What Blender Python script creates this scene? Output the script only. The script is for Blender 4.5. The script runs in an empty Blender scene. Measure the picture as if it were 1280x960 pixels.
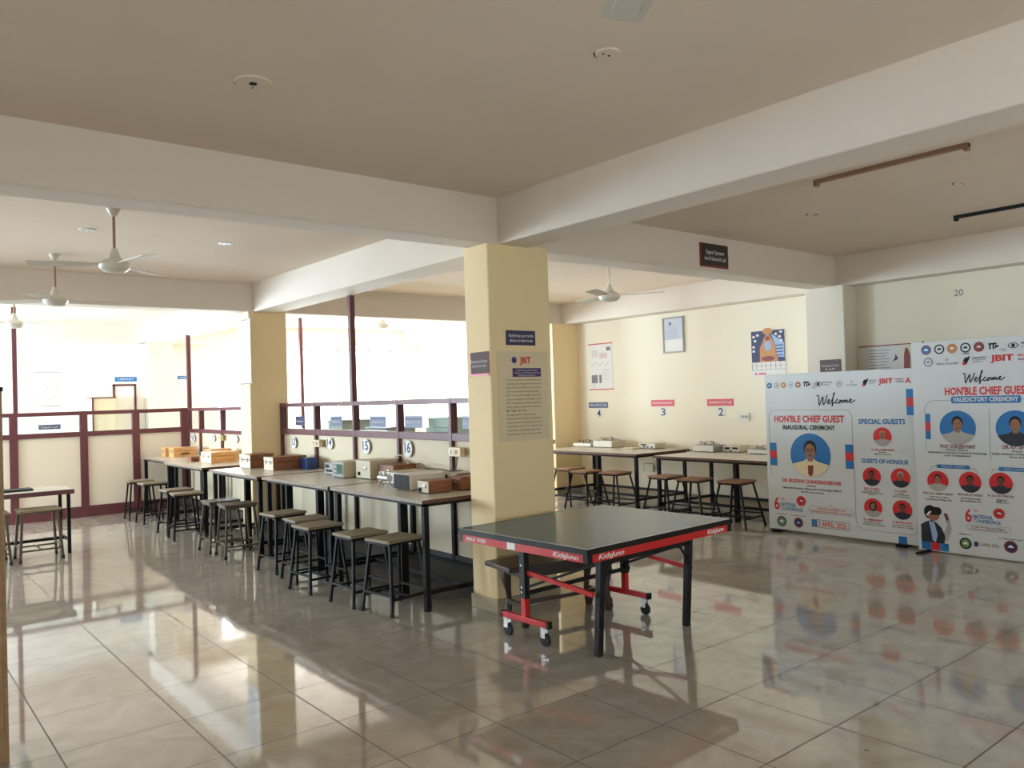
import bpy, bmesh, math, random
from mathutils import Matrix, Vector
random.seed(7)
R = math.radians
S = bpy.context.scene
COL = S.collection

# ------------------------------------------------------------------ camera, sky, daylight, added fill, exposure
CAM_H = 1.69
yaw, pit, rol = R(50.744), R(0.8775), R(1.771)
fwd = Vector((math.cos(yaw)*math.cos(pit), math.sin(yaw)*math.cos(pit), math.sin(pit)))
rgt = fwd.cross(Vector((0, 0, 1))).normalized()
dwn = fwd.cross(rgt)
r2 = rgt*math.cos(rol) + dwn*math.sin(rol)
d2 = dwn*math.cos(rol) - rgt*math.sin(rol)
cd = bpy.data.cameras.new('camera')
cam = bpy.data.objects.new('camera', cd)
COL.objects.link(cam)
m = Matrix((r2, -d2, -fwd)).transposed().to_4x4()
m.translation = Vector((0, 0, CAM_H))
cam.matrix_world = m
cd.sensor_width = 36
cd.lens = 36*1006.2/1280
cd.clip_start = 0.05
S.camera = cam

SKY = 6.0
W_ = bpy.data.worlds.new('sky')
S.world = W_
W_.use_nodes = True
W_.node_tree.nodes['Background'].inputs[0].default_value = (0.93, 0.96, 1.0, 1)
W_.node_tree.nodes['Background'].inputs[1].default_value = SKY


def daylight(name, loc, rot, sx, sy, power, col=(0.95, 0.975, 1.0)):
    ld = bpy.data.lights.new(name, 'AREA')
    ld.shape = 'RECTANGLE'
    ld.size, ld.size_y = sx, sy
    ld.energy = power
    ld.color = col
    o = bpy.data.objects.new(name, ld)
    COL.objects.link(o)
    o.location = loc
    o.rotation_euler = rot
    return o


# windows: side, from, to, sill, head   (left wall runs in y at x=LX, back wall runs in x at y=BY)
LX, BY, RX, FY = -3.6, 16.2, 9.5, -3.0
LEFT_WIN = [(-2.6, -0.4), (5.9, 7.7), (8.1, 9.9), (11.0, 13.2), (13.6, 15.7)]  # first opening is unseen, added behind the camera to brighten the front bay
BACK_WIN = [(5.6, 6.9), (7.05, 8.35), (8.5, 9.7)]
LZ0, LZ1 = 0.95, 2.55
BZ0, BZ1 = 0.6, 2.85
POW_L = [36, 3, 5, 330, 1700]
POW_B = 500
for (a, b), p in zip(LEFT_WIN, POW_L):
    daylight('daylight_and_fill_left', (LX-0.35, (a+b)/2, (LZ0+LZ1)/2), (0, R(-90), 0), LZ1-LZ0, b-a, p, (0.74, 0.86, 1.0))  # first lamp is added fill, the others daylight
for (a, b) in BACK_WIN:
    daylight('daylight_back', ((a+b)/2, BY+0.35, (BZ0+BZ1)/2), (R(-90), 0, 0), b-a, BZ1-BZ0, POW_B, (0.9, 0.95, 1.0))

FRONT_FILL_WIN = [(0.6, 2.8), (4.6, 6.8)]  # unseen openings added behind the camera to lift surfaces facing it
for (a, b) in FRONT_FILL_WIN:
    daylight('fill_front', ((a+b)/2, FY-0.35, 1.75), (R(90), 0, 0), b-a, 1.6, 36 if a < 3 else 8, (1, 0.93, 0.82))  # added fill lamps, set outside made-up windows

vs = S.view_settings
vs.view_transform = 'Standard'
vs.look = 'None'
vs.exposure = -0.22
vs.gamma = 1
vs.use_curve_mapping = False
S.cycles.max_bounces = 10
S.cycles.diffuse_bounces = 7
S.cycles.glossy_bounces = 5
S.cycles.transparent_max_bounces = 24
S.cycles.sample_clamp_indirect = 6


# ------------------------------------------------------------------ materials
def lin(c):
    return tuple(((v/255)/12.92 if v/255 <= 0.04045 else ((v/255+0.055)/1.055)**2.4) for v in c)


def mat(name, rgb, rough=0.6, metal=0.0, vary=0.06, scale=6.0, spec=0.5, coat=0.0):
    mt = bpy.data.materials.new(name)
    mt.use_nodes = True
    nt = mt.node_tree
    b = nt.nodes['Principled BSDF']
    b.inputs['Roughness'].default_value = rough
    b.inputs['Metallic'].default_value = metal
    b.inputs['Specular IOR Level'].default_value = spec
    b.inputs['Coat Weight'].default_value = coat
    c = lin(rgb)
    if vary > 0:
        tc = nt.nodes.new('ShaderNodeTexCoord')
        nz = nt.nodes.new('ShaderNodeTexNoise')
        nz.inputs['Scale'].default_value = scale
        nz.inputs['Detail'].default_value = 5
        mx = nt.nodes.new('ShaderNodeMix')
        mx.data_type = 'RGBA'
        mx.inputs[6].default_value = (*[v*(1-vary) for v in c], 1)
        mx.inputs[7].default_value = (*[min(1, v*(1+vary)) for v in c], 1)
        nt.links.new(tc.outputs['Object'], nz.inputs['Vector'])
        nt.links.new(nz.outputs['Fac'], mx.inputs[0])
        nt.links.new(mx.outputs[2], b.inputs['Base Color'])
    else:
        b.inputs['Base Color'].default_value = (*c, 1)
    return mt


def wood(name, a, b_, rough=0.45, scale=3.0, axis=(1, 12, 12)):
    mt = bpy.data.materials.new(name)
    mt.use_nodes = True
    nt = mt.node_tree
    b = nt.nodes['Principled BSDF']
    b.inputs['Roughness'].default_value = rough
    tc = nt.nodes.new('ShaderNodeTexCoord')
    mp = nt.nodes.new('ShaderNodeMapping')
    mp.inputs['Scale'].default_value = axis
    nz = nt.nodes.new('ShaderNodeTexNoise')
    nz.inputs['Scale'].default_value = scale
    nz.inputs['Detail'].default_value = 8
    nz.inputs['Distortion'].default_value = 0.8
    cr = nt.nodes.new('ShaderNodeValToRGB')
    cr.color_ramp.elements[0].position = 0.3
    cr.color_ramp.elements[1].position = 0.7
    cr.color_ramp.elements[0].color = (*lin(a), 1)
    cr.color_ramp.elements[1].color = (*lin(b_), 1)
    nt.links.new(tc.outputs['Object'], mp.inputs[0])
    nt.links.new(mp.outputs[0], nz.inputs['Vector'])
    nt.links.new(nz.outputs['Fac'], cr.inputs[0])
    nt.links.new(cr.outputs[0], b.inputs['Base Color'])
    return mt


def glass_mat(name, tint=(0.93, 0.97, 0.98), gloss=0.10):
    mt = bpy.data.materials.new(name)
    mt.use_nodes = True
    nt = mt.node_tree
    nt.nodes.remove(nt.nodes['Principled BSDF'])
    out = nt.nodes['Material Output']
    t = nt.nodes.new('ShaderNodeBsdfTransparent')
    t.inputs[0].default_value = (*tint, 1)
    g = nt.nodes.new('ShaderNodeBsdfGlossy')
    g.inputs['Roughness'].default_value = 0.02
    fr = nt.nodes.new('ShaderNodeFresnel')
    fr.inputs[0].default_value = 1.45
    mx = nt.nodes.new('ShaderNodeMixShader')
    ge = nt.nodes.new('ShaderNodeNewGeometry')
    mm = nt.nodes.new('ShaderNodeMath')
    mm.operation = 'SUBTRACT'
    mm.use_clamp = True
    nt.links.new(fr.outputs[0], mm.inputs[0])
    nt.links.new(ge.outputs['Backfacing'], mm.inputs[1])
    nt.links.new(mm.outputs[0], mx.inputs[0])
    nt.links.new(t.outputs[0], mx.inputs[1])
    nt.links.new(g.outputs[0], mx.inputs[2])
    nt.links.new(mx.outputs[0], out.inputs[0])
    return mt


def floor_mat():
    mt = bpy.data.materials.new('polished_tile')
    mt.use_nodes = True
    nt = mt.node_tree
    N, L = nt.nodes.new, nt.links.new
    b = nt.nodes['Principled BSDF']
    tc = N('ShaderNodeTexCoord')
    sep = N('ShaderNodeSeparateXYZ')
    L(tc.outputs['Object'], sep.inputs[0])
    T = 0.6005

    def math_(op, a, b2=None, c=None):
        n = N('ShaderNodeMath')
        n.operation = op
        for i, v in enumerate((a, b2, c)):
            if v is None:
                continue
            if isinstance(v, (int, float)):
                n.inputs[i].default_value = v
            else:
                L(v, n.inputs[i])
        return n.outputs[0]
    ds = []
    cells = []
    for k, off in ((0, 1.353), (1, 2.135)):
        u = math_('DIVIDE', math_('SUBTRACT', sep.outputs[k], off), T)
        f = math_('FRACT', u)
        d = math_('MINIMUM', f, math_('SUBTRACT', 1.0, f))
        ds.append(math_('MULTIPLY', d, T))
        cells.append(math_('FLOOR', u))
    dist = math_('MINIMUM', ds[0], ds[1])
    grout = math_('LESS_THAN', dist, 0.0037)
    cmb = N('ShaderNodeCombineXYZ')
    L(cells[0], cmb.inputs[0])
    L(cells[1], cmb.inputs[1])
    wn = N('ShaderNodeTexWhiteNoise')
    L(cmb.outputs[0], wn.inputs[0])
    # marbling, shifted per tile
    add = N('ShaderNodeVectorMath')
    add.operation = 'MULTIPLY_ADD'
    L(wn.outputs['Color'], add.inputs[0])
    add.inputs[1].default_value = (7, 7, 7)
    L(tc.outputs['Object'], add.inputs[2])
    nz = N('ShaderNodeTexNoise')
    nz.inputs['Scale'].default_value = 2.6
    nz.inputs['Detail'].default_value = 9
    nz.inputs['Roughness'].default_value = 0.62
    nz.inputs['Distortion'].default_value = 1.6
    L(add.outputs[0], nz.inputs['Vector'])
    cr = N('ShaderNodeValToRGB')
    cr.color_ramp.elements[0].position = 0.32
    cr.color_ramp.elements[0].color = (*lin((160, 151, 139)), 1)
    cr.color_ramp.elements[1].position = 0.62
    cr.color_ramp.elements[1].color = (*lin((178, 170, 159)), 1)
    L(nz.outputs['Fac'], cr.inputs[0])
    # scattered dark specks of dirt
    nd = N('ShaderNodeTexNoise')
    nd.inputs['Scale'].default_value = 14
    nd.inputs['Detail'].default_value = 2
    L(tc.outputs['Object'], nd.inputs['Vector'])
    speck = math_('GREATER_THAN', nd.outputs['Fac'], 0.775)
    mx = N('ShaderNodeMix')
    mx.data_type = 'RGBA'
    L(math_('MAXIMUM', grout, math_('MULTIPLY', speck, 0.6)), mx.inputs[0])
    L(cr.outputs[0], mx.inputs[6])
    mx.inputs[7].default_value = (*lin((70, 60, 50)), 1)
    L(mx.outputs[2], b.inputs['Base Color'])
    n2 = N('ShaderNodeTexNoise')
    n2.inputs['Scale'].default_value = 1.3
    n2.inputs['Detail'].default_value = 6
    L(tc.outputs['Object'], n2.inputs['Vector'])
    rr = N('ShaderNodeMapRange')
    L(n2.outputs['Fac'], rr.inputs[0])
    rr.inputs[1].default_value = 0.3
    rr.inputs[2].default_value = 0.7
    rr.inputs[3].default_value = 0.03
    rr.inputs[4].default_value = 0.065
    L(math_('ADD', rr.outputs[0], math_('MULTIPLY', grout, 0.5)), b.inputs['Roughness'])
    b.inputs['IOR'].default_value = 1.62
    b.inputs['Specular IOR Level'].default_value = 0.85
    # very slight waviness of each tile
    bp = N('ShaderNodeBump')
    bp.inputs['Strength'].default_value = 0.006
    bp.inputs['Distance'].default_value = 0.02
    n3 = N('ShaderNodeTexNoise')
    n3.inputs['Scale'].default_value = 5
    L(add.outputs[0], n3.inputs['Vector'])
    L(n3.outputs['Fac'], bp.inputs['Height'])
    L(bp.outputs[0], b.inputs['Normal'])
    return mt


M = dict(
    floor=floor_mat(),
    ceil=mat('ceiling_distemper', (226, 211, 195), 0.9, vary=0.045, scale=1.6),
    beam=mat('beam_whitewash', (224, 214, 202), 0.85, vary=0.04, scale=2.0),
    wall=mat('cream_wall_paint', (234, 226, 206), 0.75, vary=0.03, scale=1.0),
    wallw=mat('pale_wall_paint', (238, 234, 226), 0.8, vary=0.02, scale=1.0),
    col=mat('yellow_column_paint', (240, 218, 172), 0.7, vary=0.03, scale=1.5),
    colw=mat('pale_column_paint', (226, 219, 205), 0.7, vary=0.03, scale=1.5),
    panel=mat('cream_partition_board', (210, 196, 168), 0.6, vary=0.02),
    panel_lightened=mat('lightened_partition_board', (230, 219, 200), 0.6, vary=0.02),  # same board with brightness put into the colour, where little light falls
    maroon=mat('maroon_enamel', (98, 50, 56), 0.4, vary=0.12, scale=9),
    steel=mat('black_enamel_steel', (22, 20, 21), 0.55, vary=0.2, scale=20, spec=0.22),
    steelg=mat('worn_brown_steel', (92, 80, 66), 0.5, metal=0.2, vary=0.2, scale=25),
    blackf=mat('black_footboard', (34, 31, 30), 0.55, vary=0.2),
    lam=mat('pale_laminate', (196, 188, 174), 0.3, vary=0.05, scale=8),
    edge=wood('dark_wood_edge', (70, 42, 32), (104, 68, 50)),
    edgel=wood('greyed_wood_edge', (122, 104, 90), (152, 136, 120)),
    seat=wood('worn_ply_seat', (112, 100, 78), (158, 146, 122), 0.6),
    seatr=wood('brown_ply_seat', (122, 86, 58), (164, 124, 92), 0.5),
    seatd=wood('dark_ply_seat', (70, 60, 52), (112, 100, 90), 0.4),
    benchw=wood('dark_stained_wood', (40, 28, 24), (66, 46, 38), 0.35),
    boxw=wood('light_box_wood', (196, 142, 86), (226, 176, 118), 0.5, axis=(3, 14, 14)),
    boxd=wood('brown_box_wood', (112, 70, 46), (150, 98, 66), 0.5, axis=(3, 14, 14)),
    boxpale=wood('pale_box_front', (206, 192, 168), (226, 214, 192), 0.6),
    tt=mat('blue_green_table_surface', (38, 84, 106), 0.25, vary=0.08, scale=4, spec=0.32),
    ttblack=mat('black_table_frame', (14, 14, 15), 0.45, vary=0.1, spec=0.3),
    red=mat('red_enamel', (196, 26, 30), 0.35, vary=0.06),
    white=mat('white_print', (235, 235, 232), 0.5, vary=0),
    offw=mat('white_plastic', (222, 220, 210), 0.4, vary=0.02),
    cream=mat('cream_plastic', (214, 202, 170), 0.4, vary=0.03),
    chrome=mat('bright_metal', (200, 200, 200), 0.25, metal=0.9, vary=0.05),
    rubber=mat('black_rubber', (24, 24, 26), 0.6, vary=0),
    fan=mat('fan_enamel', (206, 202, 190), 0.4, vary=0.03),
    fanb=mat('fan_brown_rod', (150, 116, 92), 0.4, vary=0.05),
    vinyl=mat('pale_banner_vinyl', (206, 210, 212), 0.42, vary=0.02, scale=2),
    ink=mat('black_ink', (28, 28, 32), 0.6, vary=0, spec=0.25),
    gink=mat('grey_ink', (118, 120, 124), 0.5, vary=0),
    rink=mat('red_ink', (204, 36, 42), 0.5, vary=0),
    bink=mat('blue_ink', (22, 110, 176), 0.5, vary=0),
    nink=mat('navy_ink', (38, 44, 92), 0.5, vary=0),
    oink=mat('orange_brown_ink', (190, 132, 70), 0.5, vary=0),
    mink=mat('dark_red_ink', (132, 50, 48), 0.5, vary=0),
    gnk=mat('green_ink', (110, 146, 92), 0.5, vary=0),
    lb=mat('light_blue_ink', (150, 176, 214), 0.5, vary=0),
    skin=mat('printed_skin', (150, 104, 78), 0.5, vary=0),
    skind=mat('printed_dark_skin', (96, 66, 54), 0.5, vary=0),
    cloth=mat('printed_grey_cloth', (168, 164, 160), 0.5, vary=0.1),
    clothw=mat('printed_cream_cloth', (220, 206, 168), 0.5, vary=0.2, scale=40),
    suit=mat('printed_dark_suit', (34, 38, 52), 0.5, vary=0),
    navy=mat('navy_sign', (52, 50, 92), 0.35, vary=0.03),
    dark=mat('dark_brown_sign', (44, 36, 36), 0.35, vary=0.03),
    greys=mat('grey_sign', (112, 100, 102), 0.65, vary=0.05, spec=0.15),
    greyb=mat('grey_blue_sign', (98, 106, 136), 0.4, vary=0.05),
    pink=mat('red_strip_sign', (206, 56, 72), 0.4, vary=0.04),
    paper=mat('paper', (226, 224, 220), 0.6, vary=0.02),
    noticep=mat('cream_notice', (224, 208, 176), 0.35, vary=0.05, scale=2),
    purple=mat('purple_print', (74, 48, 110), 0.4, vary=0),
    insb=mat('navy_instrument_side', (30, 56, 110), 0.4, vary=0.05),
    insg=mat('beige_instrument', (196, 186, 160), 0.45, vary=0.05),
    insw=mat('pale_instrument_panel', (214, 212, 204), 0.4, vary=0.04),
    insd=mat('dark_instrument_panel', (32, 35, 37), 0.6, vary=0.1, spec=0.2),
    insgrey=mat('grey_instrument', (150, 150, 148), 0.4, vary=0.1),
    green=mat('pale_green_plastic', (182, 194, 180), 0.5, vary=0.05),
    tint=mat('grey_tinted_print', (188, 194, 208), 0.4, vary=0.03),
    tintp=mat('pink_tinted_print', (216, 190, 190), 0.5, vary=0.03),
    screen=mat('green_crt', (36, 92, 78), 0.15, vary=0.1),
    cable=mat('cable', (50, 46, 46), 0.5, vary=0),
    alm=wood('tan_cupboard', (150, 118, 82), (172, 140, 100), 0.5),
    glass=glass_mat('clear_glass'),
    skirt=mat('stone_skirting', (176, 162, 138), 0.25, vary=0.12, scale=5),
)


# ------------------------------------------------------------------ mesh helpers
class G:
    """collects shapes into ONE mesh"""
    def __init__(s):
        s.v, s.f = [], []

    def add(s, vs_, fs, T=None):
        n = len(s.v)
        for p in vs_:
            p = Vector(p)
            s.v.append(T @ p if T else p)
        s.f += [tuple(i+n for i in f) for f in fs]
        return s

    def box(s, x0, x1, y0, y1, z0, z1, T=None):
        x0, x1 = min(x0, x1), max(x0, x1)
        y0, y1 = min(y0, y1), max(y0, y1)
        z0, z1 = min(z0, z1), max(z0, z1)
        vs_ = [(x, y, z) for x in (x0, x1) for y in (y0, y1) for z in (z0, z1)]
        return s.add(vs_, [(0, 1, 3, 2), (4, 6, 7, 5), (0, 4, 5, 1), (2, 3, 7, 6), (0, 2, 6, 4), (1, 5, 7, 3)], T)

    def bar(s, a, b, w, h=None, up=(0, 0, 1)):
        """square bar from a to b"""
        h = h or w
        a, b = Vector(a), Vector(b)
        d = (b-a).normalized()
        u = Vector(up)
        if abs(d.dot(u)) > 0.98:
            u = Vector((1, 0, 0))
        x = d.cross(u).normalized()
        y = x.cross(d).normalized()
        vs_ = [p + x*sx*w/2 + y*sy*h/2 for p in (a, b) for sx, sy in ((-1, -1), (1, -1), (1, 1), (-1, 1))]
        return s.add(vs_, [(0, 3, 2, 1), (4, 5, 6, 7), (0, 1, 5, 4), (1, 2, 6, 5), (2, 3, 7, 6), (3, 0, 4, 7)])

    def tube(s, pts, r, n=8, cap=True):
        pts = [Vector(p) for p in pts]
        rings = []
        for i, p in enumerate(pts):
            d = (pts[min(i+1, len(pts)-1)] - pts[max(i-1, 0)]).normalized()
            u = Vector((0, 0, 1)) if abs(d.z) < 0.95 else Vector((1, 0, 0))
            x = d.cross(u).normalized()
            y = x.cross(d)
            rr = r[i] if isinstance(r, (list, tuple)) else r
            rings.append([p + (x*math.cos(2*math.pi*k/n) + y*math.sin(2*math.pi*k/n))*rr for k in range(n)])
        vs_ = [p for q in rings for p in q]
        fs = []
        for i in range(len(pts)-1):
            for k in range(n):
                fs.append((i*n+k, i*n+(k+1) % n, (i+1)*n+(k+1) % n, (i+1)*n+k))
        if cap:
            fs.append(tuple(range(n))[::-1])
            fs.append(tuple((len(pts)-1)*n+k for k in range(n)))
        return s.add(vs_, fs)

    def lathe(s, prof, n=20, T=None):
        """profile of (radius, z)"""
        vs_ = [(r*math.cos(2*math.pi*k/n), r*math.sin(2*math.pi*k/n), z) for r, z in prof for k in range(n)]
        fs = []
        for i in range(len(prof)-1):
            for k in range(n):
                fs.append((i*n+k, i*n+(k+1) % n, (i+1)*n+(k+1) % n, (i+1)*n+k))
        fs.append(tuple(range(n))[::-1])
        fs.append(tuple((len(prof)-1)*n+k for k in range(n)))
        return s.add(vs_, fs, T)

    def prism(s, poly, a, b, ax='y', T=None):
        """extrude a 2-D polygon; ax='y': poly in (x,z); ax='z': poly in (x,y); ax='x': poly in (y,z)"""
        n = len(poly)
        def P(p, t):
            return {'y': (p[0], t, p[1]), 'z': (p[0], p[1], t), 'x': (t, p[0], p[1])}[ax]
        vs_ = [P(p, a) for p in poly] + [P(p, b) for p in poly]
        fs = [tuple(range(n)), tuple(range(n, 2*n))[::-1]] + [(i, (i+1) % n, n+(i+1) % n, n+i) for i in range(n)]
        return s.add(vs_, fs, T)

    def build(s, name, material, parent=None, bevel=0.0, smooth=False, loc=None):
        me = bpy.data.meshes.new(name)
        me.from_pydata([tuple(v) for v in s.v], [], s.f)
        bm = bmesh.new()
        bm.from_mesh(me)
        bmesh.ops.recalc_face_normals(bm, faces=bm.faces)
        bm.to_mesh(me)
        bm.free()
        if isinstance(material, str):
            material = M[material]
        me.materials.append(material)
        o = bpy.data.objects.new(name, me)
        COL.objects.link(o)
        if parent:
            o.parent = parent
        if loc:
            o.location = loc
        if bevel:
            bv = o.modifiers.new('bevel', 'BEVEL')
            bv.width = bevel
            bv.segments = 2
            bv.limit_method = 'ANGLE'
        if smooth:
            for p in me.polygons:
                p.use_smooth = True
            try:
                me.set_sharp_from_angle(angle=R(40))
            except Exception:
                pass
        return o


def struct(o, label=None):
    o['kind'] = 'structure'
    if label:
        o['label'] = label
    return o


def thing(name, label, cat, loc=(0, 0, 0), rz=0.0, group=None):
    o = bpy.data.objects.new(name, None)
    o.empty_display_size = 0.1
    COL.objects.link(o)
    o.location = loc
    o.rotation_euler = (0, 0, rz)
    o['label'] = label
    o['category'] = cat
    if group:
        o['group'] = group
    return o


def tag(o, label, cat, group=None):
    o['label'] = label
    o['category'] = cat
    if group:
        o['group'] = group
    return o


def dup(root, loc, rz, label, group=None):
    r = root.copy()
    COL.objects.link(r)
    r.location = loc
    r.rotation_euler = (0, 0, rz)
    r['label'] = label
    if group:
        r['group'] = group
    for ch in list(root.children):
        c = ch.copy()
        COL.objects.link(c)
        c.parent = r
        for g in list(ch.children):
            d = g.copy()
            COL.objects.link(d)
            d.parent = c
    return r


def text(s, x, z, h, material, parent, name='lettering', y=-0.002, width=None, align='CENTER', shear=0.0, bold=0.0):
    """flat lettering in the thing's local x-z plane, facing -y; h = capital height"""
    cu = bpy.data.curves.new('tmp', 'FONT')
    cu.body = s
    cu.size = 1.0
    cu.align_x = align
    cu.shear = shear
    cu.offset = bold
    cu.resolution_u = 2
    cu.fill_mode = 'FRONT'
    to = bpy.data.objects.new('tmp', cu)
    COL.objects.link(to)
    bpy.context.view_layer.update()
    dg = bpy.context.evaluated_depsgraph_get()
    me = bpy.data.meshes.new_from_object(to.evaluated_get(dg))
    bpy.data.objects.remove(to)
    bpy.data.curves.remove(cu)
    k = h/0.70
    xs = [v.co.x for v in me.vertices] or [0, 1]
    w = max(xs)-min(xs)
    kx = (width/w) if width else k
    cx = (max(xs)+min(xs))/2
    if align == 'CENTER':
        ox = cx
    elif align == 'LEFT':
        ox = min(xs)
    else:
        ox = max(xs)
    for v in me.vertices:
        v.co = Vector((x+(v.co.x-ox)*kx, y, z+v.co.y*k))
    me.materials.clear()
    me.materials.append(M[material])
    me.name = name
    o = bpy.data.objects.new(name, me)
    COL.objects.link(o)
    o.parent = parent
    return o


def disc(cx, cz, rx, rz=None, n=28):
    rz = rz or rx
    return [(cx+rx*math.cos(2*math.pi*k/n), cz+rz*math.sin(2*math.pi*k/n)) for k in range(n)]


def ring(g, cx, cz, r, w, y0, y1, n=28):
    for k in range(n):
        a, b = 2*math.pi*k/n, 2*math.pi*(k+1)/n
        g.prism([(cx+(r-w)*math.cos(a), cz+(r-w)*math.sin(a)), (cx+r*math.cos(a), cz+r*math.sin(a)),
                 (cx+r*math.cos(b), cz+r*math.sin(b)), (cx+(r-w)*math.cos(b), cz+(r-w)*math.sin(b))], y0, y1)


def outline(g, pts, w, y):
    """thin line along points in x-z, laid on the surface"""
    for (a, b) in zip(pts[:-1], pts[1:]):
        g.bar((a[0], y, a[1]), (b[0], y, b[1]), w, 0.0008, up=(0, 1, 0))


def rrect(x0, x1, z0, z1, r, n=5):
    p = []
    for cx, cz, a0 in ((x1-r, z1-r, 0), (x0+r, z1-r, 90), (x0+r, z0+r, 180), (x1-r, z0+r, 270)):
        for k in range(n+1):
            a = R(a0+90*k/n)
            p.append((cx+r*math.cos(a), cz+r*math.sin(a)))
    return p


FX = -math.pi/2     # a thing built facing -y, turned to face -x


# ------------------------------------------------------------------ SETTING
ZC, ZB = 3.265, 2.90
struct(G().box(LX-0.3, 10.7, FY-0.2, BY+0.3, -0.15, 0).build('floor', 'floor'))
struct(G().box(LX-0.3, 10.7, FY-0.2, BY+0.3, ZC, ZC+0.15).build('ceiling', 'ceil'))

# left wall with four window openings and one added for fill
g = G()
ys = [FY] + [v for w in LEFT_WIN for v in w] + [BY+0.2]
for i in range(0, len(ys), 2):
    g.box(LX-0.2, LX, ys[i], ys[i+1], 0, ZC)
for a, b in LEFT_WIN:
    g.box(LX-0.2, LX, a, b, 0, LZ0)
    g.box(LX-0.2, LX, a, b, LZ1, ZC)
struct(g.build('wall_left', 'wallw'))
# back wall with windows and door openings (doors are recessed panels)
g = G()
xs = [LX] + [v for w in BACK_WIN for v in w] + [10.5]
for i in range(0, len(xs), 2):
    g.box(xs[i], xs[i+1], BY, BY+0.2, 0, ZC)
for a, b in BACK_WIN:
    g.box(a, b, BY, BY+0.2, 0, BZ0)
    g.box(a, b, BY, BY+0.2, BZ1, ZC)
struct(g.build('wall_back', 'wallw'))
struct(G().box(9.5, 9.7, FY, 4.93, 0, ZC).build('wall_right', 'wall'))
struct(G().box(9.85, 10.05, 4.93, 10.25, 0, ZC).build('wall_right', 'wall'))
struct(G().box(10.2, 10.4, 10.25, BY, 0, ZC).box(9.85, 10.4, 10.25, 10.6, 0, ZC).build('wall_right', 'wall'))
g = G()
xs = [LX-0.2] + [v for w in FRONT_FILL_WIN for v in w] + [9.7]
for i in range(0, len(xs), 2):
    g.box(xs[i], xs[i+1], FY-0.2, FY, 0, ZC)
for a, b in FRONT_FILL_WIN:  # openings added for the front fill lamps
    g.box(a, b, FY-0.2, FY, 0, LZ0)
    g.box(a, b, FY-0.2, FY, LZ1, ZC)
struct(g.build('wall_front', 'wall'))

# windows
n = 0
for a, b in LEFT_WIN:  # first one frames the added fill opening
    n += 1
    g = G()
    for y in (a, (a+b)/2-0.02, b-0.05):
        g.box(LX-0.14, LX-0.06, y, y+0.05, LZ0, LZ1)
    for z in (LZ0, LZ1-0.05):
        g.box(LX-0.14, LX-0.06, a, b, z, z+0.05)
    w = struct(g.build('window_%d' % n, 'maroon'))
    G().box(LX-0.105, LX-0.1, a+0.03, b-0.03, LZ0+0.03, LZ1-0.03).build('glass_pane', 'glass', w)
for a, b in BACK_WIN:
    n += 1
    g = G()
    for x in (a, (a+b)/2-0.015, b-0.04):
        g.box(x, x+0.04, BY+0.06, BY+0.12, BZ0, BZ1)
    for z in (BZ0, BZ1-0.04):
        g.box(a, b, BY+0.06, BY+0.12, z, z+0.04)
    w = struct(g.build('window_%d' % n, 'offw'))
    G().box(a+0.02, b-0.02, BY+0.09, BY+0.095, BZ0+0.02, BZ1-0.02).build('glass_pane', 'glass', w)
for a, b in FRONT_FILL_WIN:  # frames for the openings added as front fill
    n += 1
    g = G()
    for x in (a, (a+b)/2-0.02, b-0.05):
        g.box(x, x+0.05, FY-0.14, FY-0.06, LZ0, LZ1)
    for z in (LZ0, LZ1-0.05):
        g.box(a, b, FY-0.14, FY-0.06, z, z+0.05)
    w = struct(g.build('window_%d' % n, 'maroon'))
    G().box(a+0.03, b-0.03, FY-0.105, FY-0.1, LZ0+0.03, LZ1-0.03).build('glass_pane', 'glass', w)
# narrow doors in the back wall
for k, (a, b) in enumerate(((3.70, 4.10),)):
    g = G().box(a, a+0.035, BY-0.03, BY, 0, 2.14).box(b-0.035, b, BY-0.03, BY, 0, 2.14).box(a, b, BY-0.03, BY, 2.105, 2.14)
    d = struct(g.build('door_%d' % (k+1), 'maroon'))
    G().box(a+0.035, b-0.035, BY-0.015, BY-0.002, 0, 2.105).build('door_leaf', 'wallw', d)

# beams
def beam(x0, x1, y0, y1, z0=ZB):
    return struct(G().box(x0, x1, y0, y1, z0, ZC+0.01).build('ceiling_beam', 'beam', bevel=0.012))


beam(LX, 3.97, 4.97, 5.25)                     # across the room, left of the near column
beam(3.97, 4.29, FY, 5.25)                     # from the near column over the camera's right
beam(4.29, 9.27, 5.05, 5.37)                   # near column to wall column
beam(9.27, 9.60, FY, 5.37)                     # over the right wall, front bay
beam(4.05, 4.42, 5.25, 10.25)                  # near column to second column
beam(LX, 4.45, 10.25, 10.57)
beam(4.45, 9.60, 10.28, 10.60)
beam(9.55, 9.90, 5.37, 10.28, 2.91)
beam(4.15, 4.60, 10.57, BY, ZB)
beam(LX, 10.2, 15.92, BY+0.02)
beam(9.80, 10.2, 10.6, 15.92)


def column(x0, x1, y0, y1, m='col', name='column', skirt=True):
    o = struct(G().box(x0, x1, y0, y1, 0, ZB+0.02).build(name, m, bevel=0.012))
    if skirt:
        G().box(x0-0.012, x1+0.012, y0-0.012, y1+0.012, 0, 0.11).build('skirting', 'skirt', o, bevel=0.003)
    return o


column(3.86, 4.50, 4.98, 5.30)
column(3.98, 4.50, 10.25, 10.60)
column(4.25, 4.70, 15.90, BY+0.05, 'colw')
column(9.20, 9.60, 4.93, 5.44, 'colw')
column(9.26, 9.95, 10.20, 10.60)
column(9.75, 10.25, 15.85, BY+0.05, 'colw')
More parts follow.
